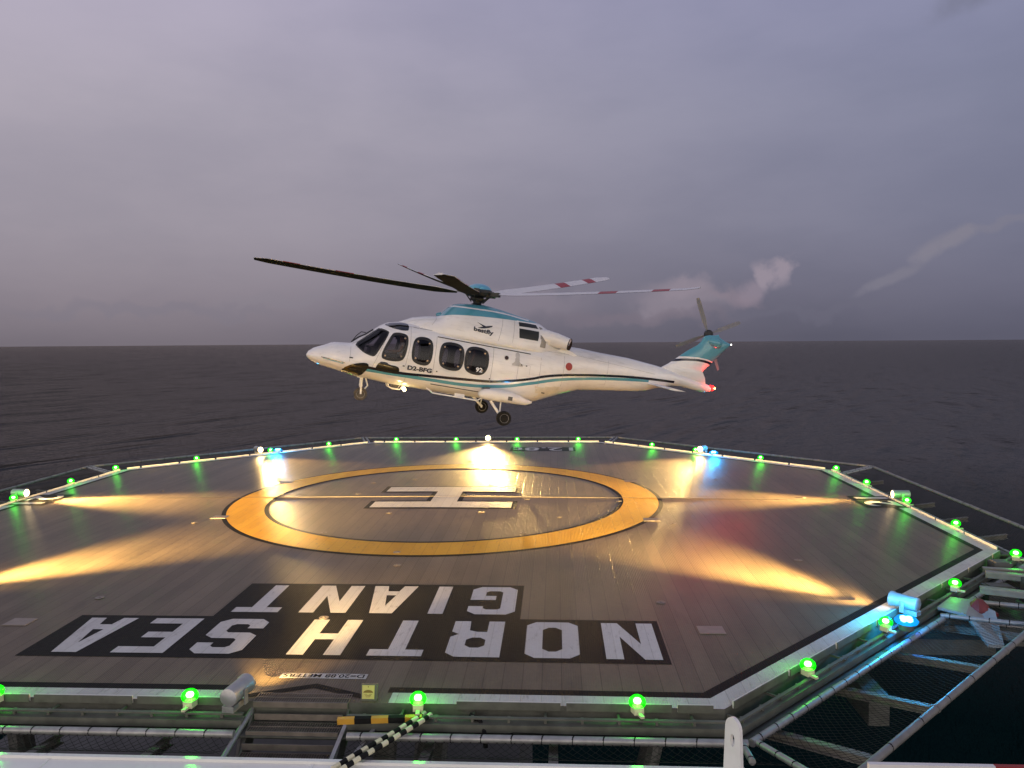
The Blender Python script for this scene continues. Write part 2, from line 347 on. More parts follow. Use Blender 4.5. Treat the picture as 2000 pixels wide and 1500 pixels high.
# name of the ship, read from the far side (turned by 180 degrees)
GW, GH, GS, CH = .84, 1.45, .265, .15
def chamf(w, h, c, x0=0, y0=0): return [(x0 + c, y0), (x0 + w - c, y0), (x0 + w, y0 + c), (x0 + w, y0 + h - c), (x0 + w - c, y0 + h), (x0 + c, y0 + h), (x0, y0 + h - c), (x0, y0 + c)]
def glyph(ch):
    w, h, s, c = GW, GH, GS, CH; t = .24
    if ch == 'N': return [[(0, 0), (s, 0), (s, h * .60), (w - s, 0), (w, 0), (w, h), (w - s, h), (w - s, h * .40), (s, h), (0, h)]], w
    if ch == 'O': return [chamf(w, h, c), chamf(w - 2 * s, h - 2 * t, .10, s, t)], w
    if ch == 'R': return [[(0, 0), (s, 0), (s, .46), (.42, .46), (w - s - .02, .40), (w - s, 0), (w, 0), (w, .46), (w - .12, .56), (w, .68), (w, h - c), (w - c, h), (0, h)], chamf(w - 2 * s, .40, .09, s, .70)], w
    if ch == 'T': return [[(w / 2 - s / 2, 0), (w / 2 + s / 2, 0), (w / 2 + s / 2, h - t), (w, h - t), (w, h), (0, h), (0, h - t), (w / 2 - s / 2, h - t)]], w
    if ch == 'H': return [[(0, 0), (s, 0), (s, h / 2 - t / 2), (w - s, h / 2 - t / 2), (w - s, 0), (w, 0), (w, h), (w - s, h), (w - s, h / 2 + t / 2), (s, h / 2 + t / 2), (s, h), (0, h)]], w
    if ch == 'S': return [[(c, 0), (w - c, 0), (w, c), (w, h / 2), (w - c, h / 2 + t / 2), (s + .06, h / 2 + t / 2), (s, h / 2 + t / 2 + .06), (s, h - t - .06), (s + .06, h - t), (w - s - .06, h - t), (w - s, h - t - .06), (w - s, h - .42), (w, h - .42), (w, h - c), (w - c, h), (c, h), (0, h - c), (0, h / 2), (c, h / 2 - t / 2), (w - s - .06, h / 2 - t / 2), (w - s, h / 2 - t / 2 - .06), (w - s, t + .06), (w - s - .06, t), (s + .06, t), (s, t + .06), (s, .42), (0, .42), (0, c)]], w
    if ch == 'E': return [[(0, 0), (w, 0), (w, t), (s, t), (s, h / 2 - t / 2), (w * .8, h / 2 - t / 2), (w * .8, h / 2 + t / 2), (s, h / 2 + t / 2), (s, h - t), (w, h - t), (w, h), (0, h)]], w
    if ch == 'A': return [[(0, 0), (s, 0), (s + .05, .30), (w - s - .05, .30), (w - s, 0), (w, 0), (w / 2 + .20, h), (w / 2 - .20, h)], [(s + .065, .52), (w - s - .065, .52), (w / 2, 1.08)]], w
    if ch == 'G': return [[(c, 0), (w - c, 0), (w, c), (w, .72), (w * .45, .72), (w * .45, .50), (w - s, .50), (w - s, t + .06), (w - s - .06, t), (s + .06, t), (s, t + .06), (s, h - t - .06), (s + .06, h - t), (w - s - .06, h - t), (w - s, h - t - .06), (w - s, h - .40), (w, h - .40), (w, h - c), (w - c, h), (c, h), (0, h - c), (0, c)]], w
    if ch == 'I': return [[(0, 0), (s, 0), (s, h), (0, h)]], s
def word(txt, starts, y_base):
    """Rows are read with -x as the reading direction and -y as up; starts are each letter's first edge."""
    return [[[(x - gx, y_base - gy) for gx, gy in lp] for lp in glyph(ch)[0]] for ch, x in zip(txt, starts)]
drape("name_panel", [[[(-5.07, -11.71), (4.935, -11.71), (4.935, -9.98), (2.63, -9.98), (2.63, -8.21), (-2.72, -8.21), (-2.72, -9.98), (-5.07, -9.98)]]], .004, bmark_m, deck)
drape("ship_name", word("NORTHSEA", (4.83, 3.60, 2.385, 1.20, -.04, -1.62, -2.81, -3.97), -10.115) + word("GIANT", (2.52, 1.27, .60, -.44, -1.65), -8.33), .008, wmark_m, deck)
def text_polys(txt, size, sx=1., sy=1., font_w=0.):
    """Built-in lettering turned into plain triangles: list of (x, y) triangles, anchored at its left baseline."""
    c = bpy.data.curves.new("t", 'FONT'); c.body = txt; c.size = size; c.fill_mode = 'FRONT'; c.offset = font_w; c.resolution_u = 4
    o = bpy.data.objects.new("t", c); COL.objects.link(o); dg = bpy.context.evaluated_depsgraph_get(); me = bpy.data.meshes.new_from_object(o.evaluated_get(dg))
    me.calc_loop_triangles(); P = [v.co.copy() for v in me.vertices]
    tr = [[(P[i].x * sx, P[i].y * sy) for i in t.vertices] for t in me.loop_triangles]
    bpy.data.objects.remove(o); bpy.data.curves.remove(c); bpy.data.meshes.remove(me)
    return tr
def fit_text(txt, w, h, bold=.0):
    tr = text_polys(txt, 1.0, font_w=bold); xs = [p[0] for t in tr for p in t]; ys = [p[1] for t in tr for p in t]
    x0, x1, y0, y1 = min(xs), max(xs), min(ys), max(ys)
    return [[((x - x0) / (x1 - x0) * w, (y - y0) / (y1 - y0) * h) for x, y in t] for t in tr]
drape("weight_panel", [[[(1.30, 9.95), (4.10, 9.95), (4.10, 11.2), (1.30, 11.2)]]], .004, bmark_m, deck)
drape("weight_marking", [[[(4.0 - x, 11.08 - y) for x, y in t]] for t in fit_text("12.8t", 2.6, 1.0, .015)], .008, wmark_m, deck)
drape("size_plate", [[[(-.70, -12.36), (.55, -12.36), (.55, -12.20), (-.70, -12.20)]]], .004, wmark_m, deck)
drape("size_marking", [[[(.51 - x, -12.225 - y) for x, y in t]] for t in fit_text("D=20.88 METERS", 1.17, .11, .012)], .008, bmark_m, deck)
# 21 (overall length in metres) read from outside, at both ends of the centre line
for sgn in (1, -1):
    a = 11.9 * sgn
    drape("length_panel", [[[(a, -.98), (13.04 * sgn, -.98), (13.04 * sgn, .62), (a, .62)]]], .0085, bmark_m, deck)
    tr = fit_text("21", 1.25, .95, .02)
    drape("length_marking", [[[(sgn * (12.99 - y), (x - .80) if sgn > 0 else (.45 - x)) for x, y in t]] for t in tr], .0125, wmark_m, deck)
# seam strip along the centre line
b = MB()
for i in range(26): 
    x0, x1 = -13 + i, -12 + i
    b.bar((x0, 0, dz(x0, 0) + .004), (x1, 0, dz(x1, 0) + .004), .03, .014)
b.build("centre_seam", mat("seam_metal", (.13, .11, .085), .5, .0, .2), deck)
# upstand along the rim, broken by drainage gaps
b = MB()
for k in range(8):
    p, q = Vector((*octo(13.085)[k], 0)), Vector((*octo(13.085)[(k + 1) % 8], 0)); L_ = (q - p).length; d = (q - p).normalized()
    t = .18
    while t < L_ - .2:
        t2 = min(t + 1.36, L_ - .16)
        a_, b_ = p + d * t, p + d * t2
        if not (k == 6 and a_.x < 1.0 and b_.x > -.9):
            for off, mi in ((-.009, 0), (.009, 1)): b.bar((a_.x + SIDE_DIR[k].x * off, a_.y + SIDE_DIR[k].y * off, EDGE_Z + .015 - mi * .002), (b_.x + SIDE_DIR[k].x * off, b_.y + SIDE_DIR[k].y * off, EDGE_Z + .015 - mi * .002), .017, .10, mi)
        t = t2 + .075
b.build("rim_upstand", [mat("upstand_paint", (.66, .65, .60), .4, 0, .1), gsteel], deck)
# girder flange, cable tray and gutter outside the rim
b = MB(); oa = [Vector((*p, 0)) for p in octo(13.30)]; ob_ = [Vector((*p, 0)) for p in octo(13.36)]
for k in range(8):
    p, q = oa[k], oa[(k + 1) % 8]; p2, q2 = ob_[k], ob_[(k + 1) % 8]; nrm = SIDE_DIR[k]; d = (q - p).normalized(); L_ = (q - p).length
    for a_, c_ in ([(p, q)] if k != 6 else [(p, Vector((-.84, p.y, 0))), (Vector((.54, p.y, 0)), q)]):
        b.bar(a_ + Vector((0, 0, -.16)), c_ + Vector((0, 0, -.16)), .05, .022)
        b.bar(a_ + Vector((0, 0, -.27)), c_ + Vector((0, 0, -.27)), .14, .10)
    b.bar(p2 + Vector((0, 0, -.37)), q2 + Vector((0, 0, -.37)), .26, .02)
    t = .15
    i = 0
    while t < L_:
        c = p + d * t
        if k == 6 and -.86 < c.x < .56: t += .47; i += 1; continue
        b.bar(c - nrm * .02 + Vector((0, 0, -.15)), c - nrm * .02 + Vector((0, 0, -.38 if i % 3 == 0 else -.23)), .035, .05, up=tuple(nrm))
        b.bar(c - nrm * .24 + Vector((0, 0, -.2)), c + Vector((0, 0, -.2)), .03, .03) if i % 2 == 0 else None
        t += .47; i += 1
b.build("cable_tray", gsteel, deck)
# support legs and girders below the plating
b = MB()
for x in (-8, 0, 8): b.bar((x, -11.5, -.85), (x, 11.5, -.85), .3, .45)
for y in (-8, 0, 8): b.bar((-11.5, y, -1.2), (11.5, y, -1.2), .3, .3)
for x, y in ((-8, -8), (0, -8), (-8, 8), (0, 8), (0, 0), (6, -6)): b.tube([(x, y, -1.1), (x * .55, y * .3 - 9, -9)], .22, 12)
b.build("support_frame", dsteel, deck)

# fittings let into the deck: round tie-down pots and square cover plates
pot = MB().lathe([(.085, 0), (.085, .003), (.06, .006), (.05, .003)], (0, 0, .003), seg=16).build("tie_down_fitting", mat("pot_steel", (.20, .17, .14), .45, .3))
MB().lathe([(.018, 0), (.022, .006), (.012, .012)], (0, 0, .004), seg=10).build("lug", mat("pot_steel"), pot)
tag(pot, "small round steel tie-down fitting set flush in the deck planks", "tie-down", "round tie-down fittings in the deck")
TIE = [(-1.51, 2.97), (-2.76, 2.32), (-2.79, .41), (1.08, 2.44), (2.41, -.32), (1.22, -2.09), (-1.29, -2.19), (-2.45, -4.34), (2.44, -4.26), (-.3, -6.0), (-.09, -6.97), (5.06, -.47), (6.22, -3.17), (5.73, 2.81), (-6.24, 3.12), (-5.09, .4), (10.54, .32), (5.13, -9.06), (-.75, -10.02), (-5.29, -9.09), (-6.22, -3.24), (-.08, 7.03), (3.33, -2.55), (8.6, 3.3), (-9.4, 1.2), (8.4, -6.3)]
for i, (x, y) in enumerate(TIE):
    o = pot if i == 0 else copy_tree(pot); o.location = (x, y, dz(x, y) + .006)
plate0 = MB().box((0, 0, -.001), (.42, .34, .006)).box((0, 0, .0015), (.36, .28, .004)).build("cover_plate", mat("plate_metal", (.24, .20, .16), .5, .1))
PL = [((-5.81, -2.61), "flat cover plate lying on the left of the yellow circle", .0), ((5.73, -2.73), "flat cover plate on the near right rim of the yellow circle", .0),
      ((5.72, 2.77), "flat cover plate on the far right rim of the yellow circle", .0), ((-5.76, 2.52), "flat cover plate on the far left rim of the yellow circle", 0.),
      ((5.77, -10.35), "square cover plate to the right of the letter N", .0), ((-5.96, -10.33), "square cover plate to the left of the letter A", .0)]
for i, ((x, y), lb, rz) in enumerate(PL):
    o = plate0 if i == 0 else copy_tree(plate0); o.location = (x, y, dz(x, y) + .008); o.scale = (1, 1, 1)
    tag(o, lb, "cover plate", "cover plates on the deck")

# ------------------------------------------------------------------ perimeter lights
def dome_mat(name, tint, glow, k):
    """Thin coloured lens: lets the bulb show through and glows in its own colour."""
    m = bpy.data.materials.new(name); m.use_nodes = True; nt = m.node_tree; N = nt.nodes; L = nt.links; N.clear()
    t = N.new('ShaderNodeBsdfTransparent'); t.inputs[0].default_value = (*tint, 1); e = N.new('ShaderNodeEmission'); e.inputs[0].default_value = (*glow, 1); e.inputs[1].default_value = k
    g = N.new('ShaderNodeBsdfGlossy'); g.inputs['Roughness'].default_value = .1; a = N.new('ShaderNodeAddShader'); L.new(t.outputs[0], a.inputs[0]); L.new(e.outputs[0], a.inputs[1])
    mx = N.new('ShaderNodeMixShader'); mx.inputs[0].default_value = .05; L.new(a.outputs[0], mx.inputs[1]); L.new(g.outputs[0], mx.inputs[2]); o = N.new('ShaderNodeOutputMaterial'); L.new(mx.outputs[0], o.inputs[0]); return m
gl_core = mat("green_lamp_core", (.2, 1, .2), .3, emit=(.60, 1.0, .50), estr=16)
gl_dome = dome_mat("green_lamp_dome", (.30, .95, .25), (.003, 1.0, .0), .85)
def edge_light():
    r = empty("perimeter_light", (0, 0, 0), None, "edge light", "green perimeter lights round the deck")
    MB().box((0, 0, -.03), (.13, .13, .09)).box((0, -.10, -.06), (.05, .14, .03)).build("lamp_base", cream, r)
    MB().lathe([(.07, 0), (.100, .014), (.112, .05), (.100, .095), (.062, .130), (.015, .142)], (0, 0, .015), seg=20).build("lens", gl_dome, r, 60)
    MB().lathe([(.02, 0), (.042, .010), (.052, .034), (.042, .060), (.01, .070)], (0, 0, .05), seg=14).build("bulb", gl_core, r, 60)
    lamp('POINT', "lamp_light", (0, 0, .22), (.06, 1, .04), 6, r, .08)
    return r
LG = [((1.46, 13.15), "green edge light on the far edge just right of the bright central floodlight"),
      ((4.30, 13.2), "green edge light at the right end of the far edge, behind the weight marking"),
      ((7.45, 11.2), "green edge light on the far right slanting edge, left of its floodlight"),
      ((9.05, 9.62), "green edge light hard against the far right floodlight"),
      ((11.15, 7.45), "green edge light on the far right slanting edge, right of the blue lamp"),
      ((13.16, 5.03), "green edge light at the far corner of the right edge"),
      ((13.16, 2.31), "green edge light on the right edge behind the floodlight with the painted number"),
      ((13.18, -.52), "green edge light beside the floodlight in the middle of the right edge"),
      ((13.16, -3.27), "green edge light on the right edge in front of the floodlight, alone on its stretch"),
      ((13.05, -6.0), "green edge light on the sharp right-hand corner of the deck"),
      ((10.75, -8.1), "green edge light on the near right slanting edge above the grey bracket"),
      ((8.62, -10.18), "green edge light touching the near blue lamp"),
      ((6.82, -11.93), "green edge light alone on the near right slanting edge below the blue lamp"),
      ((4.28, -13.16), "green edge light at the right end of the near edge"),
      ((1.44, -13.17), "green edge light on the near edge above the striped hoses"),
      ((-1.60, -13.19), "green edge light on the near edge just left of the near floodlight"),
      ((-4.30, -13.16), "green edge light cut by the left side of the picture on the near edge"),
      ((-13.17, -.42), "green edge light beside the floodlight on the left edge"),
      ((-13.16, 2.38), "green edge light on the left edge behind the floodlight"),
      ((-13.16, 5.1), "green edge light at the far corner of the left edge"),
      ((-11.15, 7.42), "green edge light on the far left slanting edge, alone between corner and blue lamp"),
      ((-8.98, 9.72), "green edge light squeezed between far left floodlight and blue lamp"),
      ((-7.0, 11.66), "green edge light on the far left slanting edge, right of the blue lamp"),
      ((-4.22, 13.16), "green edge light at the left end of the far edge"),
      ((-1.39, 13.15), "green edge light on the far edge just left of the bright central floodlight")]
el0 = edge_light()
for i, ((x, y), lb) in enumerate(LG):
    o = el0 if i == 0 else copy_tree(el0)
    o.location = (x, y, EDGE_Z + .06); o.rotation_euler = (0, 0, math.atan2(y, x) - math.pi / 2 + math.pi); tag(o, lb)

warm = (1.0, .62, .20)
fl_lens = mat("floodlight_lens", (1, .8, .5), .2, emit=(1.0, .72, .36), estr=26)
def flood():
    r = empty("floodlight", (0, 0, 0), None, "floodlight", "low floodlights round the deck")
    MB().lathe([(.10, 0), (.118, .01), (.118, .40), (.13, .42), (.13, .47), (.105, .47), (.10, .44)], (0, -.22, .12), (0, 1, 0), 18).build("housing", silver, r, 40)
    MB().lathe([(.098, 0), (.09, .02), (.03, .03)], (0, .222, .12), (0, 1, 0), 18).build("lens", fl_lens, r, 40)
    MB().box((0, -.1, -.03), (.16, .26, .08)).box((.13, 0, .06), (.015, .08, .2)).box((-.13, 0, .06), (.015, .08, .2)).build("bracket", galv, r)
    return r
FL = [((.12, 13.16), "brightest floodlight, glaring straight at us from the middle of the far edge", (0, 0), 13000, 48),
      ((-9.36, 9.32), "floodlight on the far left slanting edge, left of the blue lamp", (0, 0), 2400, 44),
      ((9.30, 9.36), "floodlight on the far right slanting edge, left of the blue lamp", (1.5, -1), 3000, 44),
      ((13.2, -.1), "floodlight in the middle of the right edge, beside the painted number", (0, .3), 30000, 40),
      ((-13.2, -.1), "floodlight on the left edge with its round warm lens in view", (0, -1.6), 52000, 40),
      ((9.25, -9.45), "floodlight under the blue glow on the near right slanting edge", (1.2, -.2), 42000, 42),
      ((-.95, -13.22), "silver floodlight seen from behind on the near edge beside the stairs", (.9, 0), 2300, 44),
      ((-9.33, -9.33), "floodlight on the near left slanting edge, outside the left of the picture", (-1.0, 0), 56000, 42)]
fl0 = flood()
for i, ((x, y), lb, (tx, ty), pw, cone) in enumerate(FL):
    o = fl0 if i == 0 else copy_tree(fl0)
    ang = math.atan2(ty - y, tx - x) - math.pi / 2
    o.location = (x, y, EDGE_Z + .10); o.rotation_euler = (0, 0, ang); tag(o, lb)
    lamp('SPOT', "flood_light", (0, .29, .12), warm, pw, o, .09, (0, 4.29, .12 - (.04, .04, .04, .1, .30, .22, .1, .2)[i]), 11.5, 1.0).scale = (cone / 10, 1, 1)
    lamp('SPOT', "spill_light", (0, .29, .12), warm, pw * (.14 if i == 6 else .016), o, .09, (0, 4.29, .12 - .2), 60, 1.0).scale = (1.7, 1, 1)

bl_core = mat("blue_lamp_core", (.4, .8, 1), .3, emit=(.55, .9, 1.0), estr=7)
bl_dome = dome_mat("blue_lamp_dome", (.3, .6, .9), (.0, .42, 1.0), .6)
def status():
    r = empty("status_light", (0, 0, 0), None, "blue lamp", "blue status lamps")
    MB().lathe([(.10, 0), (.17, .01), (.19, .05), (.15, .10), (.10, .12)], (0, 0, .0), seg=20).build("lens", bl_dome, r, 50)
    b = MB()
    for k in range(4): b.lathe([(.02, 0), (.05, .02), (.05, .06), (.02, .075)], (.062 * math.cos(k * 1.571 + .5), .062 * math.sin(k * 1.571 + .5), .035), seg=12)
    b.build("bulb", bl_core, r, 60)
    MB().lathe([(.12, 0), (.12, .09)], (0, 0, -.10), seg=16).build("lamp_base", dsteel, r, 40)
    lamp('POINT', "lamp_light", (0, 0, .34), (.02, .42, 1), 85, r, .12)
    return r
ST = [((-8.72, 9.9), "blue status lamp on the far left slanting edge"), ((9.66, 8.97), "blue status lamp on the far right slanting edge"), ((9.02, -10.02), "large blue status lamp close by on the near right slanting edge")]
st0 = status()
for i, ((x, y), lb) in enumerate(ST):
    o = st0 if i == 0 else copy_tree(st0)
    o.location = (x, y, EDGE_Z + .05); tag(o, lb)
    if i == 2: lamp('POINT', "lamp_light", (0, .05, .40), (.0, .42, 1), 55, o, .12)

# ------------------------------------------------------------------ safety nets
def wrapped_pipe(b, p, q, r, step=.38):
    b.tube([p, q], r, 12)
    p, q = Vector(p), Vector(q); d = (q - p); L_ = d.length; d.normalize(); t = step * .5
    side = d.cross(Vector((0, 0, 1))).normalized()
    while t < L_ - .05:
        c = p + d * t
        b.lathe([(r + .004, -.009), (r + .004, .009)], c, d + side * .35, 10, 1); t += step
netname = {0: "right edge, dark sea behind it", 1: "far right slanting edge", 2: "far edge below the helicopter", 3: "far left slanting edge", 4: "left edge beyond the green lights", 5: "near left slanting edge", 6: "near edge beside the stairs", 7: "near right slanting edge, closest and largest"}
AIN, AOUT, ZIN, ZOUT = 13.56, 14.88, -.30, -.13
for k in range(8):
    nr = SIDE_DIR[k]; tg = Vector((-nr.y, nr.x, 0)); mid = nr * AIN
    e = empty("safety_net", (mid.x, mid.y, ZIN), "safety net frame and mesh hung along the %s" % netname[k], "safety net", "safety nets round the deck")
    def P(t, a, z): return nr * (a - AIN) + tg * t + Vector((0, 0, z - ZIN))
    hi, ho = AIN * T8 - .03, AOUT * T8 - .03
    b = MB()
    for t1, t2 in (((-hi, hi),) if k != 6 else ((-hi, -.86), (.60, hi))): wrapped_pipe(b, P(t1, AIN, ZIN), P(t2, AIN, ZIN), .052)
    b.build("inner_pipe", [galv, black], e, 40)
    b = MB()
    if k != 6:
        wrapped_pipe(b, P(-ho, AOUT, ZOUT), P(ho, AOUT, ZOUT), .05, .9)
        for t in (-ho * .55, -ho * .1, ho * .35, ho * .8): b.lathe([(.058, -.02), (.058, .02)], P(t, AOUT, ZOUT), tg, 12)
        b.build("outer_pipe", [mat("outer_pipe_steel", (.20, .195, .18), .5, .2, .2), black], e, 40)
    for s in (-1, 1):
        a2, z2 = (AOUT, ZOUT) if k != 6 else (AIN + .5, -.25)
        b = MB(); wrapped_pipe(b, P(s * (hi - .07), AIN, ZIN), P(s * ((ho if a2 == AOUT else hi) - .07), a2, z2), .042, .3)
        b.build("end_pipe", [galv, black], e, 40)
    ts = (-4.7, -2.8, -.9, 1.0, 2.9, 4.7) if k != 6 else (-3.4, -1.9, 1.6, 3.2)
    for t in ts:
        b = MB(); a, z = (14.66, -.42) if k != 6 else (13.95, -.50)
        p, q = P(t, 13.2, -.60), P(t, a, z); u_ = Vector((0, 0, .05))
        b.bar(p + u_, q + u_, .12, .014); b.bar(p, q, .012, .10); b.bar(p - u_, q - u_, .12, .014)
        b.build("outrigger", mat("outrigger_steel", (.20, .19, .165), .55, .1, .25), e)
    # diamond mesh, sagging a little between the pipes
    b = MB(); pitch = .11; wid = (AOUT if k != 6 else AIN + .55) - AIN; zo = ZOUT if k != 6 else -.25
    nl = int(2 * ho / pitch); strand = []
    for i in range(-14, nl + 14):
        for s in (-1, 1):
            t0 = -ho + i * pitch; pts = []
            for j in range(5):
                u = j / 4; t = t0 + s * u * wid
                lim = hi + (ho - hi) * u
                if abs(t) > lim or (k == 6 and abs(t + .14) < .72): continue
                pts.append(P(t, AIN + wid * u, ZIN + (zo - ZIN) * u - .10 * math.sin(math.pi * u)))
            if len(pts) > 1: b.tube(pts, .003, 3, caps=False)
    if k == 6:
        for sg_k in (-1, 1):
            c = MB(); keep = [f for f in b.f if sg_k * (b.v[f[0]][0] + .14) > 0]; c.v = b.v; c.f = keep; c.m = [0] * len(keep); c.build("mesh", netm, e, fix=False)
    else: b.build("mesh", netm, e, fix=False)

# ------------------------------------------------------------------ ship below and in front
st = MB().box((-7.4, -18.5, -2.6), (25.4, 9.6, .5)).box((-7.4, -19, -15), (24, 9, 24.3)).box((-7, 0, -15), (18, 30, 12)).build("ship_hull", mat("hull_paint", (.06, .062, .06), .6, 0, .3, 1.2))
struct(st)
rf = MB()
rf.box((-4.2, -18.3, -.42), (19.3, 8.4, .16)).bar((-13.8, -14.12, -.33), (5.42, -14.12, -.33), .06, .05)
for x in (-6.2, -2.9, .35, 2.75, 3.4): rf.bar((x, -14.16, -.338), (x, -22, -.338), .03, .012)
roof = rf.build("wheelhouse_roof", mat("roof_gloss", (.80, .80, .74), .16, 0, .06, 1.5, .03, 3, coat=.6))
tag(roof, "glossy white wheelhouse roof edge along the bottom of the view", "roof")
pe = MB(); pts = []
for i in range(13):
    a = math.pi * i / 12; pts.append((0, .115 * math.cos(a), .56 + .17 * math.sin(a) ** .8))
pts = [(0, .14, 0)] + pts + [(0, -.14, 0)]
hole = [(0, .035 * math.cos(2 * math.pi * k / 16), .47 + .075 * math.sin(2 * math.pi * k / 16)) for k in range(16)]
for sx, fl in ((-.022, 0), (.022, 1)):
    tri = tessellate_polygon([[Vector(p) for p in pts], [Vector(p) for p in hole]])
    pe.add([(sx, p[1], p[2]) for p in pts + hole], [t if fl else t[::-1] for t in tri])
n1, n2 = len(pts), len(hole); tot = n1 + n2
for i in range(n1): pe.f.append((i, (i + 1) % n1, tot + (i + 1) % n1, tot + i)); pe.m.append(0)
for i in range(n2): pe.f.append((n1 + i, n1 + (i + 1) % n2, tot + n1 + (i + 1) % n2, tot + n1 + i)); pe.m.append(0)
lug = pe.build("lifting_lug", white_paint); lug.location = (5.25, -14.28, -.345); lug.rotation_euler = (0, 0, R(32))
tag(lug, "upright white lifting lug with an eye standing on the roof edge", "lifting lug")
rr = empty("guard_rail", (6.3, -15.4, .5), "white guard rail with a red end, low in the right corner", "rail")
MB().bar((0, 0, -.03), (1.2, 0, -.03), .05, .06).bar((.025, 0, -.06), (.025, 0, -1.3), .05, .05, up=(0, 1, 0)).build("rail_bar", white_paint, rr)
MB().bar((1.2, 0, -.03), (3.2, 0, -.03), .052, .062).build("red_bar", redp, rr)
MB().bar((3.1, 0, -.06), (3.1, 0, -1.3), .05, .05, up=(0, 1, 0)).bar((-.2, 0, -1.3), (3.4, 0, -1.3), .4, .06).build("rail_post", white_paint, rr)

# stairs
sr = empty("access_stairs", (-.15, -13.0, -.5), "grey steel stairs with grating treads leading up to the deck", "stairs")
def tread(y, z, w):
    b = MB()
    b.box((0, y, z - .03), (w, .018, .06)).box((0, y - .265, z - .03), (w, .02, .075)).box((0, y - .13, z), (w, .008, .02))
    n = int(w / .032)
    for i in range(n + 1): b.box((-w / 2 + w * i / n, y - .13, z - .004), (.007, .25, .022))
    return b.build("tread", mat("tread_steel", (.17, .145, .115), .55, .1, .25), sr)
tread(.17, .402, 1.27); tread(-.19, .18, 1.2); tread(-.63, .0, 1.17); tread(-.98, -.19, 1.15)
b = MB()
for y, z in ((-.18, .245), (-.615, .065)): b.box((0, y, z), (1.18, .012, .08))
b.build("riser", mat("tread_steel"), sr)
for s in (-1, 1): MB().bar((s * .645, .08, .24), (s * .60, -1.0, -.42), .03, .26).build("stringer", gsteel, sr)
MB().tube([(-.66, .02, .30), (-.70, -.45, .17), (-.80, -1.15, -.12)], .036, 10).build("handrail", galv, sr, 40)
for a, c in (((.67, -.28, .24), (.60, -1.1, -.05)), ((1.13, -.12, .26), (.78, -1.1, -.02))): MB().bar(a, c, .05, .03).build("handrail", galv, sr)

bar = MB()
for i in range(5): bar.box((-.42 + i * .215, 0, 0), (.215, .06, .075), mi=i % 2)
yb = bar.build("striped_bar", [yellowp, black]); yb.location = (.97, -13.38, -.165); yb.rotation_euler = (R(8), 0, R(6)); tag(yb, "short yellow and black striped bar right of the stairs", "bar")
def hose(off, label):
    P = [Vector(p) + Vector(off) for p in ((1.50, -13.02, -.30), (1.52, -13.18, -.17), (1.46, -13.36, -.15), (1.15, -13.74, -.20), (.86, -14.08, -.24), (.62, -14.35, -.29))]
    pts = []
    for i in range(len(P) - 1):
        for j in range(5): pts.append(P[i].lerp(P[i + 1], j / 5))
    pts.append(P[-1]); b = MB(); acc = 0
    fine = []
    for i in range(len(pts) - 1):
        for j in range(3): fine.append(pts[i].lerp(pts[i + 1], j / 3))
    seg = 10; bb = MB(); bb.tube(fine, .033, seg); L_ = 0; idx = []
    for i in range(len(fine) - 1): L_ += (fine[i + 1] - fine[i]).length; idx += [int(L_ / .10) % 2] * seg
    bb.m = idx + [0, 0]
    o = bb.build("striped_hose", [cream, black], None, 50); return tag(o, label, "hose", "striped hoses beside the stairs")
hose((0, 0, 0), "black and cream banded hose nearer the stairs, the left one of two"); hose((.085, -.045, 0), "black and cream banded hose on the outside, the right one of two")
sg = empty("warning_sign", (.745, -13.0, -.10), "small yellow plate sign with a dome pictogram on the near edge", "sign")
sg.rotation_euler = (R(-12), 0, 0)
MB().box((0, .012, .105), (.215, .012, .215)).box((.098, .045, .1), (.012, .07, .21)).box((-.098, .045, .1), (.012, .07, .21)).build("back_plate", gsteel, sg)
MB().box((-.008, 0, .108), (.165, .006, .175)).build("face", mat("sign_yellow", (.62, .56, .16), .5, 0, .08), sg)
b = MB(); arc = [(-.008 + .066 * math.cos(math.pi * k / 12), -.006, .100 + .036 * math.sin(math.pi * k / 12)) for k in range(13)]
b.prism(arc, (0, 0, 0), (0, .003, 0)); b.box((-.008, -.0045, .176), (.008, .003, .02))
for k in range(7):
    a = math.pi * (k + .5) / 7; b.bar((-.008 + .022 * math.cos(a), -.0045, .088 - .018 * math.sin(a)), (-.008 + .052 * math.cos(a), -.0045, .088 - .052 * math.sin(a)), .004, .004, up=(0, 1, 0))
b.build("pictogram", mat("sign_ochre", (.22, .15, .015), .5), sg)
cb = MB(); cb.tube([(2.12, -13.2, -.17), (2.25, -13.27, -.20), (2.32, -13.36, -.30), (2.34, -13.4, -.5)], .03, 8); cb.tube([(2.34, -13.38, -.42), (2.7, -13.36, -.31), (3.4, -13.36, -.33), (4.6, -13.36, -.33)], .012, 6)
tag(cb.build("cable", black, None, 50), "black cable drooping out of the cable tray right of the hoses", "cable")

# platform beside the near right edge
ep = empty("escape_platform", (11, -8.6, -.3), "folded platform of pale pipes and grey beams at the right side", "platform")
def rel(p): return Vector(p) - Vector((11, -8.6, -.3))
for a, c, r in (((10.0, -9.12, -.24), (11.9, -9.75, -.24), .04), ((10.95, -8.32, -.26), (13.2, -9.0, -.26), .045), ((10.7, -9.0, -.42), (12.6, -9.5, -.42), .035)):
    b = MB(); wrapped_pipe(b, rel(a), rel(c), r, .3); b.build("pipe", [galv, black], ep, 40)
for a, c in (((11.25, -8.02, -.08), (13.0, -8.75, -.08)), ((11.85, -7.08, -.06), (13.6, -7.75, -.06)), ((12.0, -6.7, -.1), (13.8, -7.1, -.1))):
    b = MB(); b.bar(rel(a), rel(c), .13, .035).bar(rel(a) - Vector((0, 0, .07)), rel(c) - Vector((0, 0, .07)), .05, .10); b.build("beam", mat("pale_beam", (.26, .25, .22), .45, .2), ep)
b = MB()
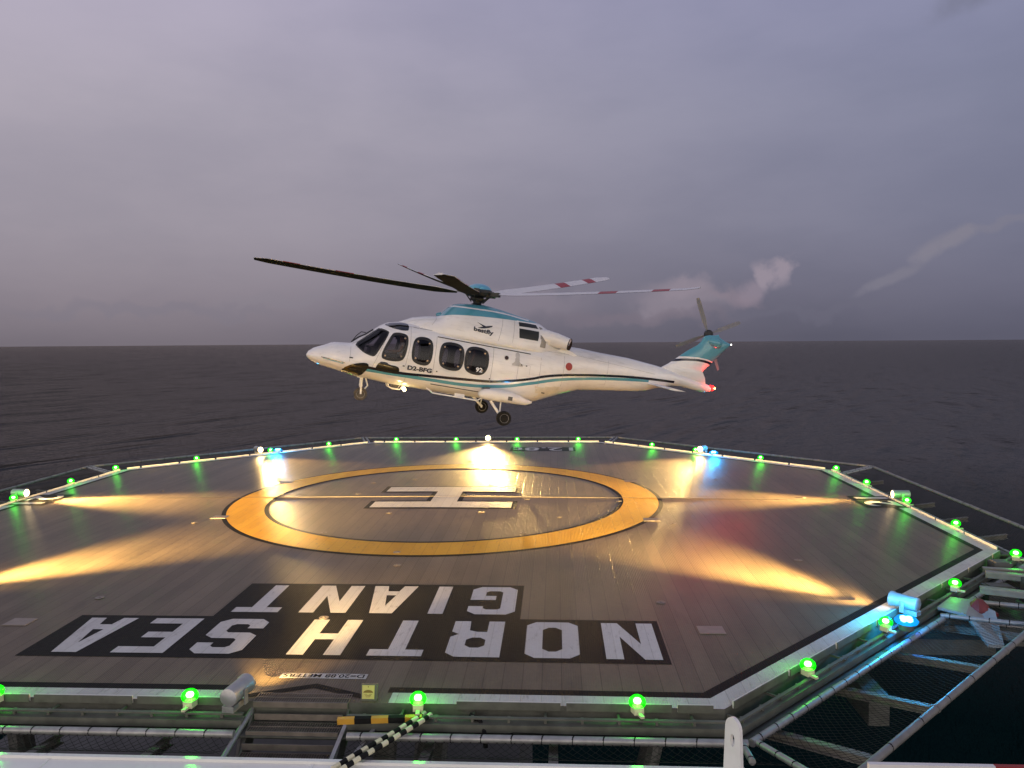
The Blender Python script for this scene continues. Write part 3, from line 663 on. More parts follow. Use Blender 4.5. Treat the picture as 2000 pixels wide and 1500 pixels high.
out = [(10.05, -8.9, -.16), (10.55, -8.35, -.16), (10.85, -8.5, -.16), (11.0, -9.0, -.2), (10.75, -9.75, -.52), (10.5, -9.72, -.52), (10.42, -9.15, -.2)]
b.prism([rel(p) for p in out], (0, 0, 0), (0, 0, -.05)); b.build("bracket", mat("bracket_grey", (.27, .265, .245), .5), ep)
b = MB(); b.box(rel((12.6, -7.9, -.75)), (2.6, 2.4, .08)); b.bar(rel((9.9, -8.6, -.5)), rel((12.8, -9.3, -.5)), .2, .2); b.build("deck_plate", dsteel, ep)
for c, sz in (((11.9, -7.45, -.4), (.5, .3, .35)), ((12.6, -7.5, -.32), (.4, .4, .5)), ((12.5, -6.4, -.2), (.35, .3, .3))): MB().box(rel(c), sz).box(rel(c) + Vector((0, 0, sz[2] / 2)), (sz[0] * .8, sz[1] * .8, .04)).build("winch_box", mat("winch_grey", (.09, .088, .08), .5), ep)
rc = MB(); rc.lathe([(.17, 0), (.19, .06), (.16, .14), (.06, .25), (.02, .26)], (0, 0, 0), seg=7).bar((-.25, -.05, .03), (.25, -.1, .03), .2, .05)
rco = rc.build("red_cover", redfade, None, 30); rco.location = (10.85, -8.75, -.32); tag(rco, "faded red pointed cover lying among the pipes at the right", "cover")


# ------------------------------------------------------------------ helicopter
# local frame: origin at the rotor head, +x aft, +z up, port side is -y
HUB = Vector((.826, 1.989, 6.115)); AFT = Vector((.93115, .32062, -.17365)); UP = Vector((.16419, .05653, .98481)); STB = UP.cross(AFT)
heli = empty("helicopter", HUB, "white helicopter with teal trim lifting off nose-up above the landing circle", "helicopter")
heli.matrix_world = Matrix(((AFT.x, STB.x, UP.x, HUB.x), (AFT.y, STB.y, UP.y, HUB.y), (AFT.z, STB.z, UP.z, HUB.z), (0, 0, 0, 1)))
def curve_paint(name, layers, base=(.80, .775, .73)):
    """White gloss paint with trim lines that follow curves z = f(x). Layer: (colour, points, half width or None for everything above, x range)."""
    m = mat(name, base, .22, 0, .045, 2.2, .03, 9, coat=.5); nt = m.node_tree; N = nt.nodes; L = nt.links; b = N['Principled BSDF']
    cur = N[m['mix']].outputs[2]
    gt = N.new('ShaderNodeTexCoord'); gm = N.new('ShaderNodeMapping'); gm.inputs['Scale'].default_value = (.7, 3, 5); L.new(gt.outputs['Object'], gm.inputs[0])
    gn = N.new('ShaderNodeTexNoise'); gn.inputs['Scale'].default_value = 2.4; gn.inputs['Detail'].default_value = 9; gn.inputs['Roughness'].default_value = .68; L.new(gm.outputs[0], gn.inputs[0])
    gr = N.new('ShaderNodeMapRange'); L.new(gn.outputs[0], gr.inputs[0]); gr.inputs[1].default_value = .52; gr.inputs[2].default_value = .78; gr.inputs[4].default_value = .42
    gx = N.new('ShaderNodeMix'); gx.data_type = 'RGBA'; L.new(gr.outputs[0], gx.inputs[0]); L.new(cur, gx.inputs[6]); gx.inputs[7].default_value = (.42, .38, .32, 1); cur = gx.outputs[2]
    sm = N.new('ShaderNodeMapping'); sm.inputs['Location'].default_value = (-3.9 * .55, 0, 1.22 * 2.6); sm.inputs['Scale'].default_value = (.55, .8, 2.6); L.new(gt.outputs['Object'], sm.inputs[0])
    ln = N.new('ShaderNodeVectorMath'); ln.operation = 'LENGTH'; L.new(sm.outputs[0], ln.inputs[0])
    sr_ = N.new('ShaderNodeMapRange'); L.new(ln.outputs['Value'], sr_.inputs[0]); sr_.inputs[1].default_value = 1.25; sr_.inputs[2].default_value = .2; sr_.inputs[4].default_value = .75
    sx_ = N.new('ShaderNodeMath'); sx_.operation = 'MULTIPLY'; L.new(sr_.outputs[0], sx_.inputs[0]); L.new(gn.outputs[0], sx_.inputs[1])
    sk = N.new('ShaderNodeMix'); sk.data_type = 'RGBA'; L.new(sx_.outputs[0], sk.inputs[0]); L.new(cur, sk.inputs[6]); sk.inputs[7].default_value = (.22, .20, .17, 1); cur = sk.outputs[2]
    tc = N.new('ShaderNodeTexCoord'); sp = N.new('ShaderNodeSeparateXYZ'); L.new(tc.outputs['Object'], sp.inputs[0])
    def M(op, a, bb):
        n = N.new('ShaderNodeMath'); n.operation = op
        for i, v in enumerate((a, bb)):
            if isinstance(v, (int, float)): n.inputs[i].default_value = v
            else: L.new(v, n.inputs[i])
        return n.outputs[0]
    for colr, pts, hw, (xa, xb) in layers:
        x0, x1 = pts[0][0], pts[-1][0]; z0 = min(p[1] for p in pts) - .05; z1 = max(p[1] for p in pts) + .05
        fc = N.new('ShaderNodeFloatCurve'); c = fc.mapping.curves[0]
        P = [((x - x0) / (x1 - x0), (z - z0) / (z1 - z0)) for x, z in pts]
        c.points[0].location = P[0]; c.points[1].location = P[-1]
        for p in P[1:-1]: c.points.new(*p)
        fc.mapping.update()
        L.new(M('DIVIDE', M('SUBTRACT', sp.outputs[0], x0), x1 - x0), fc.inputs['Value'])
        zf = M('ADD', M('MULTIPLY', fc.outputs[0], z1 - z0), z0)
        d = M('SUBTRACT', sp.outputs[2], zf)
        if hw is None: f = M('GREATER_THAN', d, 0.)
        else: f = M('LESS_THAN', M('ABSOLUTE', d, 0.), hw)
        f = M('MULTIPLY', f, M('MULTIPLY', M('GREATER_THAN', sp.outputs[0], xa), M('LESS_THAN', sp.outputs[0], xb)))
        mx = N.new('ShaderNodeMix'); mx.data_type = 'RGBA'; L.new(f, mx.inputs[0]); L.new(cur, mx.inputs[6]); mx.inputs[7].default_value = (*colr, 1); cur = mx.outputs[2]
    L.new(cur, b.inputs['Base Color'])
    return m
TEAL, NAVY, WHT = (.085, .30, .36), (.008, .010, .022), (.80, .775, .73)
fus_paint = curve_paint("fuselage_paint", [
    (TEAL, [(-3.25, -2.905), (-2.7, -2.912), (-1.3, -2.913), (-.36, -2.908), (.45, -2.845), (1.9, -2.53), (2.25, -2.43), (2.8, -2.295), (3.55, -2.16), (4.95, -1.965), (6.5, -1.81)], .048, (-3.22, 6.2)),
    (NAVY, [(-3.25, -2.83), (-2.28, -2.85), (-1.33, -2.80), (-.22, -2.735), (.5, -2.685), (1.07, -2.585), (1.88, -2.39), (2.2, -2.285), (2.8, -2.15), (3.5, -2.045), (4.33, -1.935), (5.68, -1.80), (6.65, -1.752), (7.5, -1.727)], .041, (-3.22, 7.2)),
    (NAVY, [(-4.6, -2.73), (-3.8, -2.81)], .010, (-4.55, -3.85)), (TEAL, [(-4.6, -2.757), (-3.8, -2.838)], .012, (-4.5, -3.9))])
cowl_paint = curve_paint("cowling_paint", [
    (TEAL, [(-1.5, -.955), (-1.3, -.934), (-.83, -.828), (-.1, -.748), (.64, -.691), (1.27, -.655), (1.7, -.629), (2.1, -.60)], None, (-1.45, 2.05)),
    (WHT, [(-.95, -.545), (-.12, -.515), (.64, -.50), (1.41, -.555), (1.7, -.58)], .022, (-.93, 1.65))])
fin_paint = curve_paint("fin_paint", [
    (TEAL, [(7.0, -.86), (7.355, -.815), (7.75, -.77), (8.23, -.755), (8.62, -.81), (9.4, -.92)], None, (6.9, 9.5)),
    (NAVY, [(7.0, -1.02), (7.15, -.98), (7.65, -.885), (8.13, -.845), (8.57, -.885), (9.0, -.95)], .042, (6.9, 9.5))])
hwhite = mat("helicopter_white", (.78, .755, .71), .28, 0, .06, 3, coat=.4)
hblack = mat("window_rubber", (.010, .010, .010), .5, 0, .15)
hdark = mat("cabin_dark", (.035, .030, .030), .7, 0, .3, 3)
teal_m = mat("teal_paint", TEAL, .25, 0, .06, 3, coat=.5)

# --- fuselage loft
TOP = [(-4.98, -2.75), (-4.965, -2.70), (-4.93, -2.625), (-4.79, -2.50), (-4.47, -2.353), (-4.31, -2.262), (-4.2, -2.232), (-4.03, -2.215), (-3.73, -2.18), (-3.62, -2.10), (-3.13, -1.685), (-2.93, -1.50), (-2.745, -1.385), (-2.44, -1.305), (-2.0, -1.28), (2.0, -1.26), (2.6, -1.22), (3.3, -1.15), (3.64, -1.142), (4.39, -1.171), (5.43, -1.182), (6.46, -1.268), (7.0, -1.33), (7.6, -1.45), (8.2, -1.55), (8.6, -1.62), (8.78, -1.70)]
BOT = [(-4.98, -2.75), (-4.965, -2.79), (-4.93, -2.83), (-4.85, -2.885), (-4.57, -2.98), (-3.86, -3.10), (-3.49, -3.165), (-3.0, -3.195), (-2.41, -3.245), (-1.2, -3.265), (.9, -3.27), (1.6, -3.25), (2.0, -3.19), (2.344, -3.09), (3.31, -2.69), (3.79, -2.525), (4.65, -2.41), (5.9, -2.25), (6.3, -2.17), (6.8, -1.98), (7.2, -1.865), (7.6, -1.84), (8.1, -1.885), (8.5, -1.90), (8.7, -1.85), (8.78, -1.78)]
WID = [(-4.98, 0.03), (-4.965, .10), (-4.93, .18), (-4.8, .31), (-4.5, .50), (-4.0, .72), (-3.5, .90), (-3.0, 1.02), (-2.4, 1.10), (-1.5, 1.13), (1.4, 1.13), (2.1, 1.06), (2.8, .88), (3.4, .70), (4.2, .53), (5.2, .42), (6.5, .31), (7.6, .22), (8.3, .16), (8.7, .09), (8.78, .04)]
MIDF = [(-4.98, .45), (-3.7, .42), (-3.0, .42), (-2.4, .43), (2.0, .43), (3.5, .5), (8.78, .5)]
NT = [(-4.98, 2.0), (-3.7, 2.1), (-3.0, 2.3), (-2.4, 2.7), (1.8, 2.9), (3.0, 2.3), (8.78, 2.0)]
NB = [(-4.98, 2.0), (-3.8, 2.2), (-2.5, 2.8), (2.0, 3.0), (3.4, 2.3), (8.78, 2.0)]
def itp(tb, u): return float(np.interp(u, [p[0] for p in tb], [p[1] for p in tb]))
def sec(u):
    zt, zb = itp(TOP, u), itp(BOT, u); return zt, zb, itp(WID, u), zb + (zt - zb) * itp(MIDF, u), itp(NT, u), itp(NB, u)
def side_w(u, z):
    zt, zb, w, zm, nt_, nb_ = sec(u)
    t = (z - zm) / (zt - zm) if z > zm else (zm - z) / (zm - zb); n_ = nt_ if z > zm else nb_
    return w * max(0., 1 - min(1., max(0., t)) ** n_) ** (1 / n_)
def loft(us, secf, seg=48):
    b = MB(); vs = []
    for u in us:
        zt, zb, w, zm, n1_, n2_ = secf(u)
        for k in range(seg):
            a = 2 * math.pi * k / seg; c, s_ = math.cos(a), math.sin(a); n_ = n1_ if s_ >= 0 else n2_
            vs.append((u, math.copysign(abs(c) ** (2 / n_), c) * w, zm + math.copysign(abs(s_) ** (2 / n_), s_) * ((zt - zm) if s_ >= 0 else (zm - zb))))
    m_ = len(us)
    fs = [(i * seg + k, i * seg + (k + 1) % seg, (i + 1) * seg + (k + 1) % seg, (i + 1) * seg + k) for i in range(m_ - 1) for k in range(seg)]
    fs += [tuple(range(seg))[::-1], tuple((m_ - 1) * seg + k for k in range(seg))]
    return b.add(vs, fs)
us = sorted(set([round(p[0], 3) for tb in (TOP, BOT, WID) for p in tb] + [round(-4.9 + .12 * i, 3) for i in range(114)]))
us = [u for i, u in enumerate(us) if i == 0 or u - us[i - 1] > .012]
us = [u for u in us if u <= 8.78]
fus = loft(us, sec).build("fuselage", fus_paint, heli, 40)

def smooth_outline(pts, it=2):
    for _ in range(it):
        q = []
        for i in range(len(pts)):
            a, c = pts[i], pts[(i + 1) % len(pts)]
            q += [(a[0] * .75 + c[0] * .25, a[1] * .75 + c[1] * .25), (a[0] * .25 + c[0] * .75, a[1] * .25 + c[1] * .75)]
        pts = q
    return pts
def inset(pts, d):
    cx = sum(p[0] for p in pts) / len(pts); cz = sum(p[1] for p in pts) / len(pts)
    out = []
    for x, z in pts:
        l = math.hypot(x - cx, z - cz); out.append((cx + (x - cx) * (1 - d / l), cz + (z - cz) * (1 - d / l)))
    return out
def skinpt(u, z, side, off, wf=side_w):
    """Point just proud of the body's side."""
    e_ = .01; w = wf(u, z); dwu = (wf(u + e_, z) - wf(u - e_, z)) / (2 * e_); dwz = (wf(u, z + e_) - wf(u, z - e_)) / (2 * e_)
    dwu = max(-3, min(3, dwu)); dwz = max(-3, min(3, dwz))
    n_ = Vector((-dwu, 1, -dwz)).normalized(); p = Vector((u, w, z)) + n_ * off
    return (p.x, -side * p.y, p.z)
def patch(name, pts, side, off, m, parent, K=6, ring_to=None, thick=.012, wf=side_w):
    """A curved plate of the given outline on the body side; ring_to gives a frame instead of a full plate."""
    n_ = len(pts); cx = sum(p[0] for p in pts) / n_; cz = sum(p[1] for p in pts) / n_
    inner = ring_to if ring_to else [(cx + (p[0] - cx) * .02, cz + (p[1] - cz) * .02) for p in pts]
    vs = []
    for k in range(K + 1):
        f = k / K
        vs += [skinpt(p[0] + (q[0] - p[0]) * f, p[1] + (q[1] - p[1]) * f, side, off, wf) for p, q in zip(pts, inner)]
    back = [skinpt(p[0], p[1], side, off - thick, wf) for p in pts]
    fs = [(k * n_ + i, k * n_ + (i + 1) % n_, (k + 1) * n_ + (i + 1) % n_, (k + 1) * n_ + i) for k in range(K) for i in range(n_)]
    b = MB().add(vs + back, fs + [((K + 1) * n_ + i, (K + 1) * n_ + (i + 1) % n_, (i + 1) % n_, i) for i in range(n_)])
    if not ring_to: b.f.append(tuple(K * n_ + i for i in range(n_))); b.m.append(0)
    else:
        bi = [skinpt(p[0], p[1], side, off - thick - .03, wf) for p in ring_to]; o_ = len(b.v); b.v += [tuple(v) for v in bi]
        for i in range(n_): b.f.append((K * n_ + i, K * n_ + (i + 1) % n_, o_ + (i + 1) % n_, o_ + i)); b.m.append(0)
    return b.build(name, m, parent, 50)
glass = bpy.data.materials.new("cabin_glass"); glass.use_nodes = True
def _g():
    nt = glass.node_tree; N = nt.nodes; L = nt.links; N.clear()
    t = N.new('ShaderNodeBsdfTransparent'); t.inputs[0].default_value = (.64, .61, .65, 1); g = N.new('ShaderNodeBsdfGlossy'); g.inputs[0].default_value = (.55, .55, .57, 1); g.inputs['Roughness'].default_value = .03
    lw = N.new('ShaderNodeFresnel'); lw.inputs[0].default_value = 1.5; mx = N.new('ShaderNodeMixShader'); L.new(lw.outputs[0], mx.inputs[0]); L.new(t.outputs[0], mx.inputs[1]); L.new(g.outputs[0], mx.inputs[2])
    o = N.new('ShaderNodeOutputMaterial'); L.new(mx.outputs[0], o.inputs[0])
_g()
dglass = mat("dark_glass", (.012, .012, .010), .06, 0, .1, coat=.6)

WIN = {'door': [(-2.56, -1.665), (-2.26, -1.66), (-2.12, -1.75), (-2.15, -2.32), (-2.27, -2.515), (-2.70, -2.545), (-2.91, -2.45), (-2.67, -1.80)],
       'b': [(-1.85, -1.675), (-1.535, -1.665), (-1.37, -1.80), (-1.355, -2.33), (-1.48, -2.525), (-1.81, -2.51), (-1.995, -2.37), (-1.995, -1.84)],
       'c': [(-.99, -1.69), (-.58, -1.685), (-.39, -1.845), (-.385, -2.34), (-.525, -2.54), (-.955, -2.53), (-1.16, -2.38), (-1.165, -1.84)],
       'd': [(-.22, -1.70), (.205, -1.70), (.39, -1.83), (.405, -2.33), (.225, -2.56), (-.185, -2.54), (-.37, -2.38), (-.375, -1.87)]}
SCREEN = [(-3.64, -2.20), (-3.35, -1.935), (-3.05, -1.66), (-2.98, -1.60), (-2.74, -1.66), (-2.71, -1.73), (-2.90, -2.17), (-3.03, -2.46), (-3.13, -2.49), (-3.37, -2.42), (-3.54, -2.305)]
ROOFW = [(-2.86, -1.475), (-2.70, -1.40), (-2.44, -1.345), (-2.18, -1.335), (-2.14, -1.40), (-2.145, -1.52), (-2.20, -1.565), (-2.43, -1.575), (-2.68, -1.54)]
OUT = {k: smooth_outline(v, 2) for k, v in WIN.items()}; scr = smooth_outline(SCREEN, 1)
# hollow the cabin and cut its window openings
def cut(target, pts, y0, y1):
    c = MB().prism([(p[0], 0, p[1]) for p in pts], (0, y0, 0), (0, y1, 0)).build("cutter", hdark, heli)
    md = target.modifiers.new("cut", 'BOOLEAN'); md.object = c; md.operation = 'DIFFERENCE'; md.solver = 'EXACT'
    try: md.material_mode = 'TRANSFER'
    except Exception: pass
    return c
cutters = [cut(fus, [(-3.3, -2.62), (.62, -2.72), (.62, -1.55), (-2.5, -1.55), (-3.0, -1.86), (-3.3, -2.15)], -.78, .78)]
for k in OUT:
    for s in (-1, 1): cutters.append(cut(fus, inset(OUT[k], .075), s * .70, s * 1.5))
for s in (-1, 1): cutters.append(cut(fus, inset(scr, .05), s * .10, s * 1.5))
bpy.context.view_layer.update(); dg = bpy.context.evaluated_depsgraph_get(); me = bpy.data.meshes.new_from_object(fus.evaluated_get(dg)); fus.modifiers.clear(); fus.data = me
if len(me.materials) < 2: me.materials.append(hdark)
for p in me.polygons:
    c = p.center
    if -3.7 < c.x < .7 and abs(c.y) < side_w(c.x, c.z) - .035 and -2.75 < c.z < -1.5 and min(abs(c.z - itp(TOP, c.x)), 9) > .05: p.material_index = 1
me.polygons.foreach_set('use_smooth', [True] * len(me.polygons)); me.set_sharp_from_angle(angle=R(38))
for c in cutters: bpy.data.objects.remove(c)

for s in (1, -1):
    for k, nm in (('door', 'cockpit_window'), ('b', 'cabin_window'), ('c', 'cabin_window'), ('d', 'cabin_window')):
        fr = patch(nm, OUT[k], s, .012, hblack, heli, 2, inset(OUT[k], .085), .014)
        patch("pane", inset(OUT[k], .07), s, .002, glass, fr, 5)
        b = MB()
        o_ = inset(OUT[k], .11)
        for ang in (40, 140, 220, 320):
            cx = sum(p[0] for p in o_) / len(o_); cz = sum(p[1] for p in o_) / len(o_)
            if ang == 140 and k == 'door': continue
            p = max(o_, key=lambda q: (q[0] - cx) * math.cos(R(ang)) + (q[1] - cz) * math.sin(R(ang)))
            b.lathe([(.012, 0), (.03, .004), (.012, .014)], skinpt(p[0], p[1], s, .012), (0, -s, 0), 8)
        b.build("latch", mat("tan_plastic", (.42, .30, .20), .5), fr)
    fr = patch("windscreen", scr, s, .010, hblack, heli, 2, inset(scr, .055), .014); patch("pane", inset(scr, .045), s, .002, glass, fr, 5)
    patch("roof_window", smooth_outline(ROOFW, 1), s, .008, dglass, heli, 5)
    patch("chin_window", smooth_outline([(-3.93, -3.035), (-3.79, -2.88), (-3.565, -2.765), (-3.27, -2.695), (-3.165, -2.75), (-3.19, -2.88), (-3.34, -3.12), (-3.47, -3.13), (-3.87, -3.085)], 1), s, .008, dglass, heli, 5)
    patch("lower_window", smooth_outline([(-2.89, -2.60), (-2.68, -2.583), (-2.60, -2.65), (-2.34, -2.663), (-2.275, -2.735), (-2.275, -2.845), (-2.345, -2.89), (-2.65, -2.877), (-2.995, -2.85)], 1), s, .012, dglass, heli, 5)
    # sliding door rail, door joints, fuel port, round window
    b = MB()
    def line(pts, r, off=.006):
        fine = []
        for i in range(len(pts) - 1):
            for j in range(8): fine.append((pts[i][0] + (pts[i + 1][0] - pts[i][0]) * j / 8, pts[i][1] + (pts[i + 1][1] - pts[i][1]) * j / 8))
        fine.append(pts[-1]); b.tube([skinpt(u, z, s, off) for u, z in fine], r, 5)
    line([(-1.26, -1.59), (.33, -1.62), (1.73, -1.64)], .013, .01)
    b.build("door_rail", hblack, heli)
    for jp, jr, jo in (([(-1.28, -1.60), (-1.28, -2.78)], .005, .001), ([(.52, -1.64), (.52, -2.70)], .005, .001), ([(-2.08, -1.40), (-2.06, -2.0), (-2.12, -2.6)], .004, .001), ([(-2.74, -1.76), (-3.07, -2.80)], .004, .001), ([(1.35, -1.68), (1.35, -2.5)], .004, .001), ([(-2.0, -1.42), (1.9, -1.44)], .006, .002), ([(2.1, -1.3), (2.1, -2.95)], .004, .001), ([(2.95, -1.4), (2.95, -2.6)], .004, .001), ([(4.6, -1.3), (4.6, -2.3)], .003, .001), ([(-3.74, -2.3), (-3.74, -2.75)], .004, .001), ([(1.36, -2.02), (1.75, -2.0), (1.75, -2.3)], .003, .001), ([(-2.05, -2.95), (-2.05, -3.15)], .004, .001), ([(2.2, -1.45), (3.6, -1.42), (6.4, -1.58)], .003, .001)):
        b = MB(); line(jp, jr, jo); b.build("panel_joint", mat("joint_grey", (.22, .20, .18), .6), heli)
    b = MB(); line([(-1.26, -3.03), (.30, -3.05)], .012, .008); b.build("step_rail", hblack, heli)
    b = MB()
    for u, z, w_ in ((-3.70, -2.62, .05), (-1.16, -2.63, .02), (.50, -2.60, .02), (-2.17, -2.62, .03), (1.45, -2.02, .02), (1.62, -2.03, .02), (.40, -1.37, .08), (2.35, -2.78, .06)): b.bar(skinpt(u - w_, z, s, .008), skinpt(u + w_, z, s, .008), .02, .035, up=(0, 0, 1))
    b.build("handle", hblack, heli)
    def disc(name, u, z, r, m_, off=.01):
        return patch(name, [(u + r * math.cos(2 * math.pi * k / 20), z + r * math.sin(2 * math.pi * k / 20)) for k in range(20)], s, off, m_, heli, 3)
    rd = disc("porthole", .945, -1.878, .085, mat("porthole_ring", (.62, .6, .55), .5), .006); patch("porthole_glass", [(.945 + .062 * math.cos(2 * math.pi * k / 20), -1.878 + .062 * math.sin(2 * math.pi * k / 20)) for k in range(20)], s, .014, mat("porthole_dark", (.035, .010, .008), .2), rd, 3)
    disc("red_roundel", 3.13, -1.82, .125, mat("roundel_red", (.32, .025, .015), .35), .012)
    patch("grey_emblem", [(1.14, -2.08), (1.50, -2.08), (1.50, -2.02), (1.43, -1.99), (1.37, -1.93), (1.37, -1.70), (1.30, -1.64), (1.23, -1.70), (1.23, -1.93), (1.19, -1.99), (1.14, -2.02)], s, .006, mat("emblem_grey", (.47, .45, .42), .5), heli, 3)
# lettering on the port side
def lettering(name, txt, u0, z0, w_, h_, off, m_, wf=side_w, bold=.02, slant=0.):
    b = MB()
    for t in fit_text(txt, w_, h_, bold):
        b.add([skinpt(u0 + x, z0 + y + slant * x, 1, off, wf) for x, y in t], [(0, 1, 2)])
    return b.build(name, m_, heli)
nav_m = mat("navy_lettering", NAVY, .4)
lettering("registration", "D2-BFG", -2.05, -2.71, .74, .135, .012, nav_m, bold=.045)
lettering("number", "92", .02, -2.452, .21, .14, .022, mat("white_lettering", (.8, .8, .78), .5), bold=.03)
lettering("nose_script", "Bob Romeo"[:0] + "~ -- ~ ---", -4.42, -2.63, .26, .03, .006, mat("emblem_grey"), bold=.0) if False else None

# --- engine cowling
CT = [(-2.42, -1.31), (-2.2, -1.20), (-1.99, -1.09), (-1.6, -.985), (-1.28, -.92), (-1.16, -.866), (-1.09, -.764), (-.92, -.577), (-.77, -.461), (-.6, -.405), (-.45, -.378), (.18, -.31), (.395, -.318), (.83, -.366), (1.28, -.437), (1.87, -.524), (2.15, -.602), (2.41, -.726), (2.9, -.93), (3.3, -1.13)]
CW = [(-2.42, .12), (-2.2, .36), (-1.8, .62), (-1.2, .82), (-.5, .95), (.5, 1.0), (1.6, .98), (2.1, .86), (2.6, .62), (3.3, .3)]
def csec(u): return itp(CT, u), -1.62, itp(CW, u), -1.42, 2.15, 4.
def cowl_w(u, z):
    zt, zb, w, zm, n1_, n2_ = csec(u); t = (z - zm) / (zt - zm)
    return w * max(0., 1 - min(1., max(0., t)) ** n1_) ** (1 / n1_)
cus = sorted(set([p[0] for p in CT] + [p[0] for p in CW] + [round(-2.4 + .15 * i, 3) for i in range(38)]))
b = MB()
for s in (1, -1):
    for pts in ([(.72, -.66), (.70, -.9), (.66, -1.15), (.62, -1.40)], [(-1.30, -.93), (-1.32, -1.05), (-1.45, -1.25)], [(1.12, -.66), (1.10, -.9), (1.08, -1.38)]):
        fine = [(pts[i][0] + (pts[i + 1][0] - pts[i][0]) * j / 6, pts[i][1] + (pts[i + 1][1] - pts[i][1]) * j / 6) for i in range(len(pts) - 1) for j in range(6)] + [pts[-1]]
        b.tube([skinpt(u, z, s, .001, cowl_w) for u, z in fine], .004, 5)
b.build("cowling_joint", mat("joint_grey"), heli)
cowl = loft(cus, csec, 56).build("engine_cowling", cowl_paint, heli, 35)
sc = MB(); sc.lathe([(.06, 0), (.08, .04), (.07, .16)], (-1.24, 0, -.90), (1, 0, .45), 12); sc.build("air_scoop", teal_m, heli, 40)
lettering("operator_name", "bestfly", -.195, -1.255, .63, .175, .012, nav_m, cowl_w, .036, -.075)
bird = [[(-.12, -.925), (-.02, -.965), (.17, -1.02), (.20, -1.075), (.10, -1.055), (0, -1.0)], [(-.09, -1.105), (.09, -1.045), (.26, -.995), (.38, -.97), (.375, -1.01), (.27, -1.055), (.14, -1.092), (.03, -1.11)]]
b = MB()
for poly in bird:
    tr = tessellate_polygon([[Vector((x, z, 0)) for x, z in poly]]); b.add([skinpt(x, z, 1, .012, cowl_w) for x, z in poly], tr)
b.build("bird_logo", nav_m, heli)
for s in (1, -1):
    patch("intake_grille", [(1.255, -.70), (1.55, -.69), (1.87, -.69), (1.935, -.80), (1.60, -.815), (1.262, -.825)], s, .012, mat("intake_black", (.012, .014, .010), .45), heli, 3, wf=cowl_w)
    patch("intake_grille", [(1.262, -.90), (1.60, -.895), (1.955, -.89), (1.95, -1.05), (1.925, -1.19), (1.60, -1.195), (1.285, -1.195), (1.27, -1.05)], s, .012, mat("intake_black"), heli, 3, wf=cowl_w)
    patch("intake_frame", [(1.20, -.655), (1.55, -.645), (1.90, -.645), (2.0, -.80), (2.01, -1.05), (1.97, -1.245), (1.60, -1.25), (1.23, -1.25), (1.21, -.95)], s, .007, hwhite, heli, 3, wf=cowl_w)
    patch("heat_panel", [(1.99, -.72), (2.10, -.75), (2.20, -.90), (2.24, -1.15), (2.22, -1.37), (2.02, -1.37), (2.02, -1.05)], s, .010, mat("heat_steel", (.30, .27, .22), .4, .5), heli, 3, wf=cowl_w)
    y = -s
    b = MB(); b.tube([(1.9, y * .50, -1.02), (2.3, y * .56, -1.03), (2.62, y * .62, -1.05), (2.86, y * .72, -1.09), (3.02, y * .82, -1.12)], [.25, .26, .235, .205, .185], 24)
    ex = b.build("exhaust_pipe", hwhite, heli, 50)
    d = Vector((.80, y * .60, -.08)).normalized()
    MB().lathe([(.188, -.04), (.192, .014), (.17, .018), (.15, .004)], (3.02, y * .82, -1.12), tuple(d), 24).build("exhaust_mouth", mat("exhaust_shade", (.022, .016, .010), .7, 0, .4, 8, spec=.1), ex, 50)  # closed pipe end coloured dark in place of its shaded hollow
    b = MB(); b.prism([(2.9, 0, -1.25), (3.1, 0, -1.30), (3.4, 0, -1.42), (3.0, 0, -1.6), (2.5, 0, -1.5)], (0, y * .38, 0), (0, y * .62, 0)); b.build("exhaust_fairing", hwhite, heli)
MB().lathe([(.03, 0), (.035, .03), (.02, .09)], (3.34, 0, -1.10), (0, 0, 1), 10).build("antenna", hblack, heli)

# --- fin, tail light, stabilisers, tail rotor
FIN = [(6.7, -1.32), (6.976, -1.131), (7.233, -.911), (7.577, -.609), (7.977, -.319), (8.11, -.16), (8.14, -.05), (8.20, .03), (8.357, .09), (8.60, .12), (8.72, .17), (8.78, .08), (9.02, -.02), (9.262, -.09), (9.2, -.16), (8.631, -.846), (8.36, -1.16), (8.25, -1.34), (8.235, -1.47), (8.40, -1.62), (8.5, -1.74), (8.2, -1.80), (7.5, -1.72), (6.9, -1.6)]
def fw(p): return .05 if p[1] > -.2 else .05
b = MB(); n_ = len(FIN); lv = [(FIN, 0.012), (inset(FIN, .03), .05), (inset(FIN, .16), .11), (inset(FIN, .34), .13)]
lv = [(o_, w_) for o_, w_ in lv]
vs = []
for o_, w_ in [(o, -w) for o, w in lv[::-1]] + lv: vs += [(p[0], w_, p[1]) for p in o_]
m_ = 2 * len(lv)
fs = [(i * n_ + k, i * n_ + (k + 1) % n_, (i + 1) * n_ + (k + 1) % n_, (i + 1) * n_ + k) for i in range(m_ - 1) for k in range(n_)]
b.add(vs, fs)
for base_, flip in ((0, True), ((m_ - 1) * n_, False)):
    tr = tessellate_polygon([[Vector((x, z, 0)) for x, z in lv[-1][0]]]); b.f += [tuple(base_ + i for i in t) for t in tr]; b.m += [0] * len(tr)
b.build("tail_fin", fin_paint, heli, 45)
MB().lathe([(.05, -.34), (.15, -.22), (.2, 0), (.16, .16), (.05, .24)], (8.62, -.06, -.16), (1, 0, -.18), 16).build("gearbox_fairing", teal_m, heli, 50)
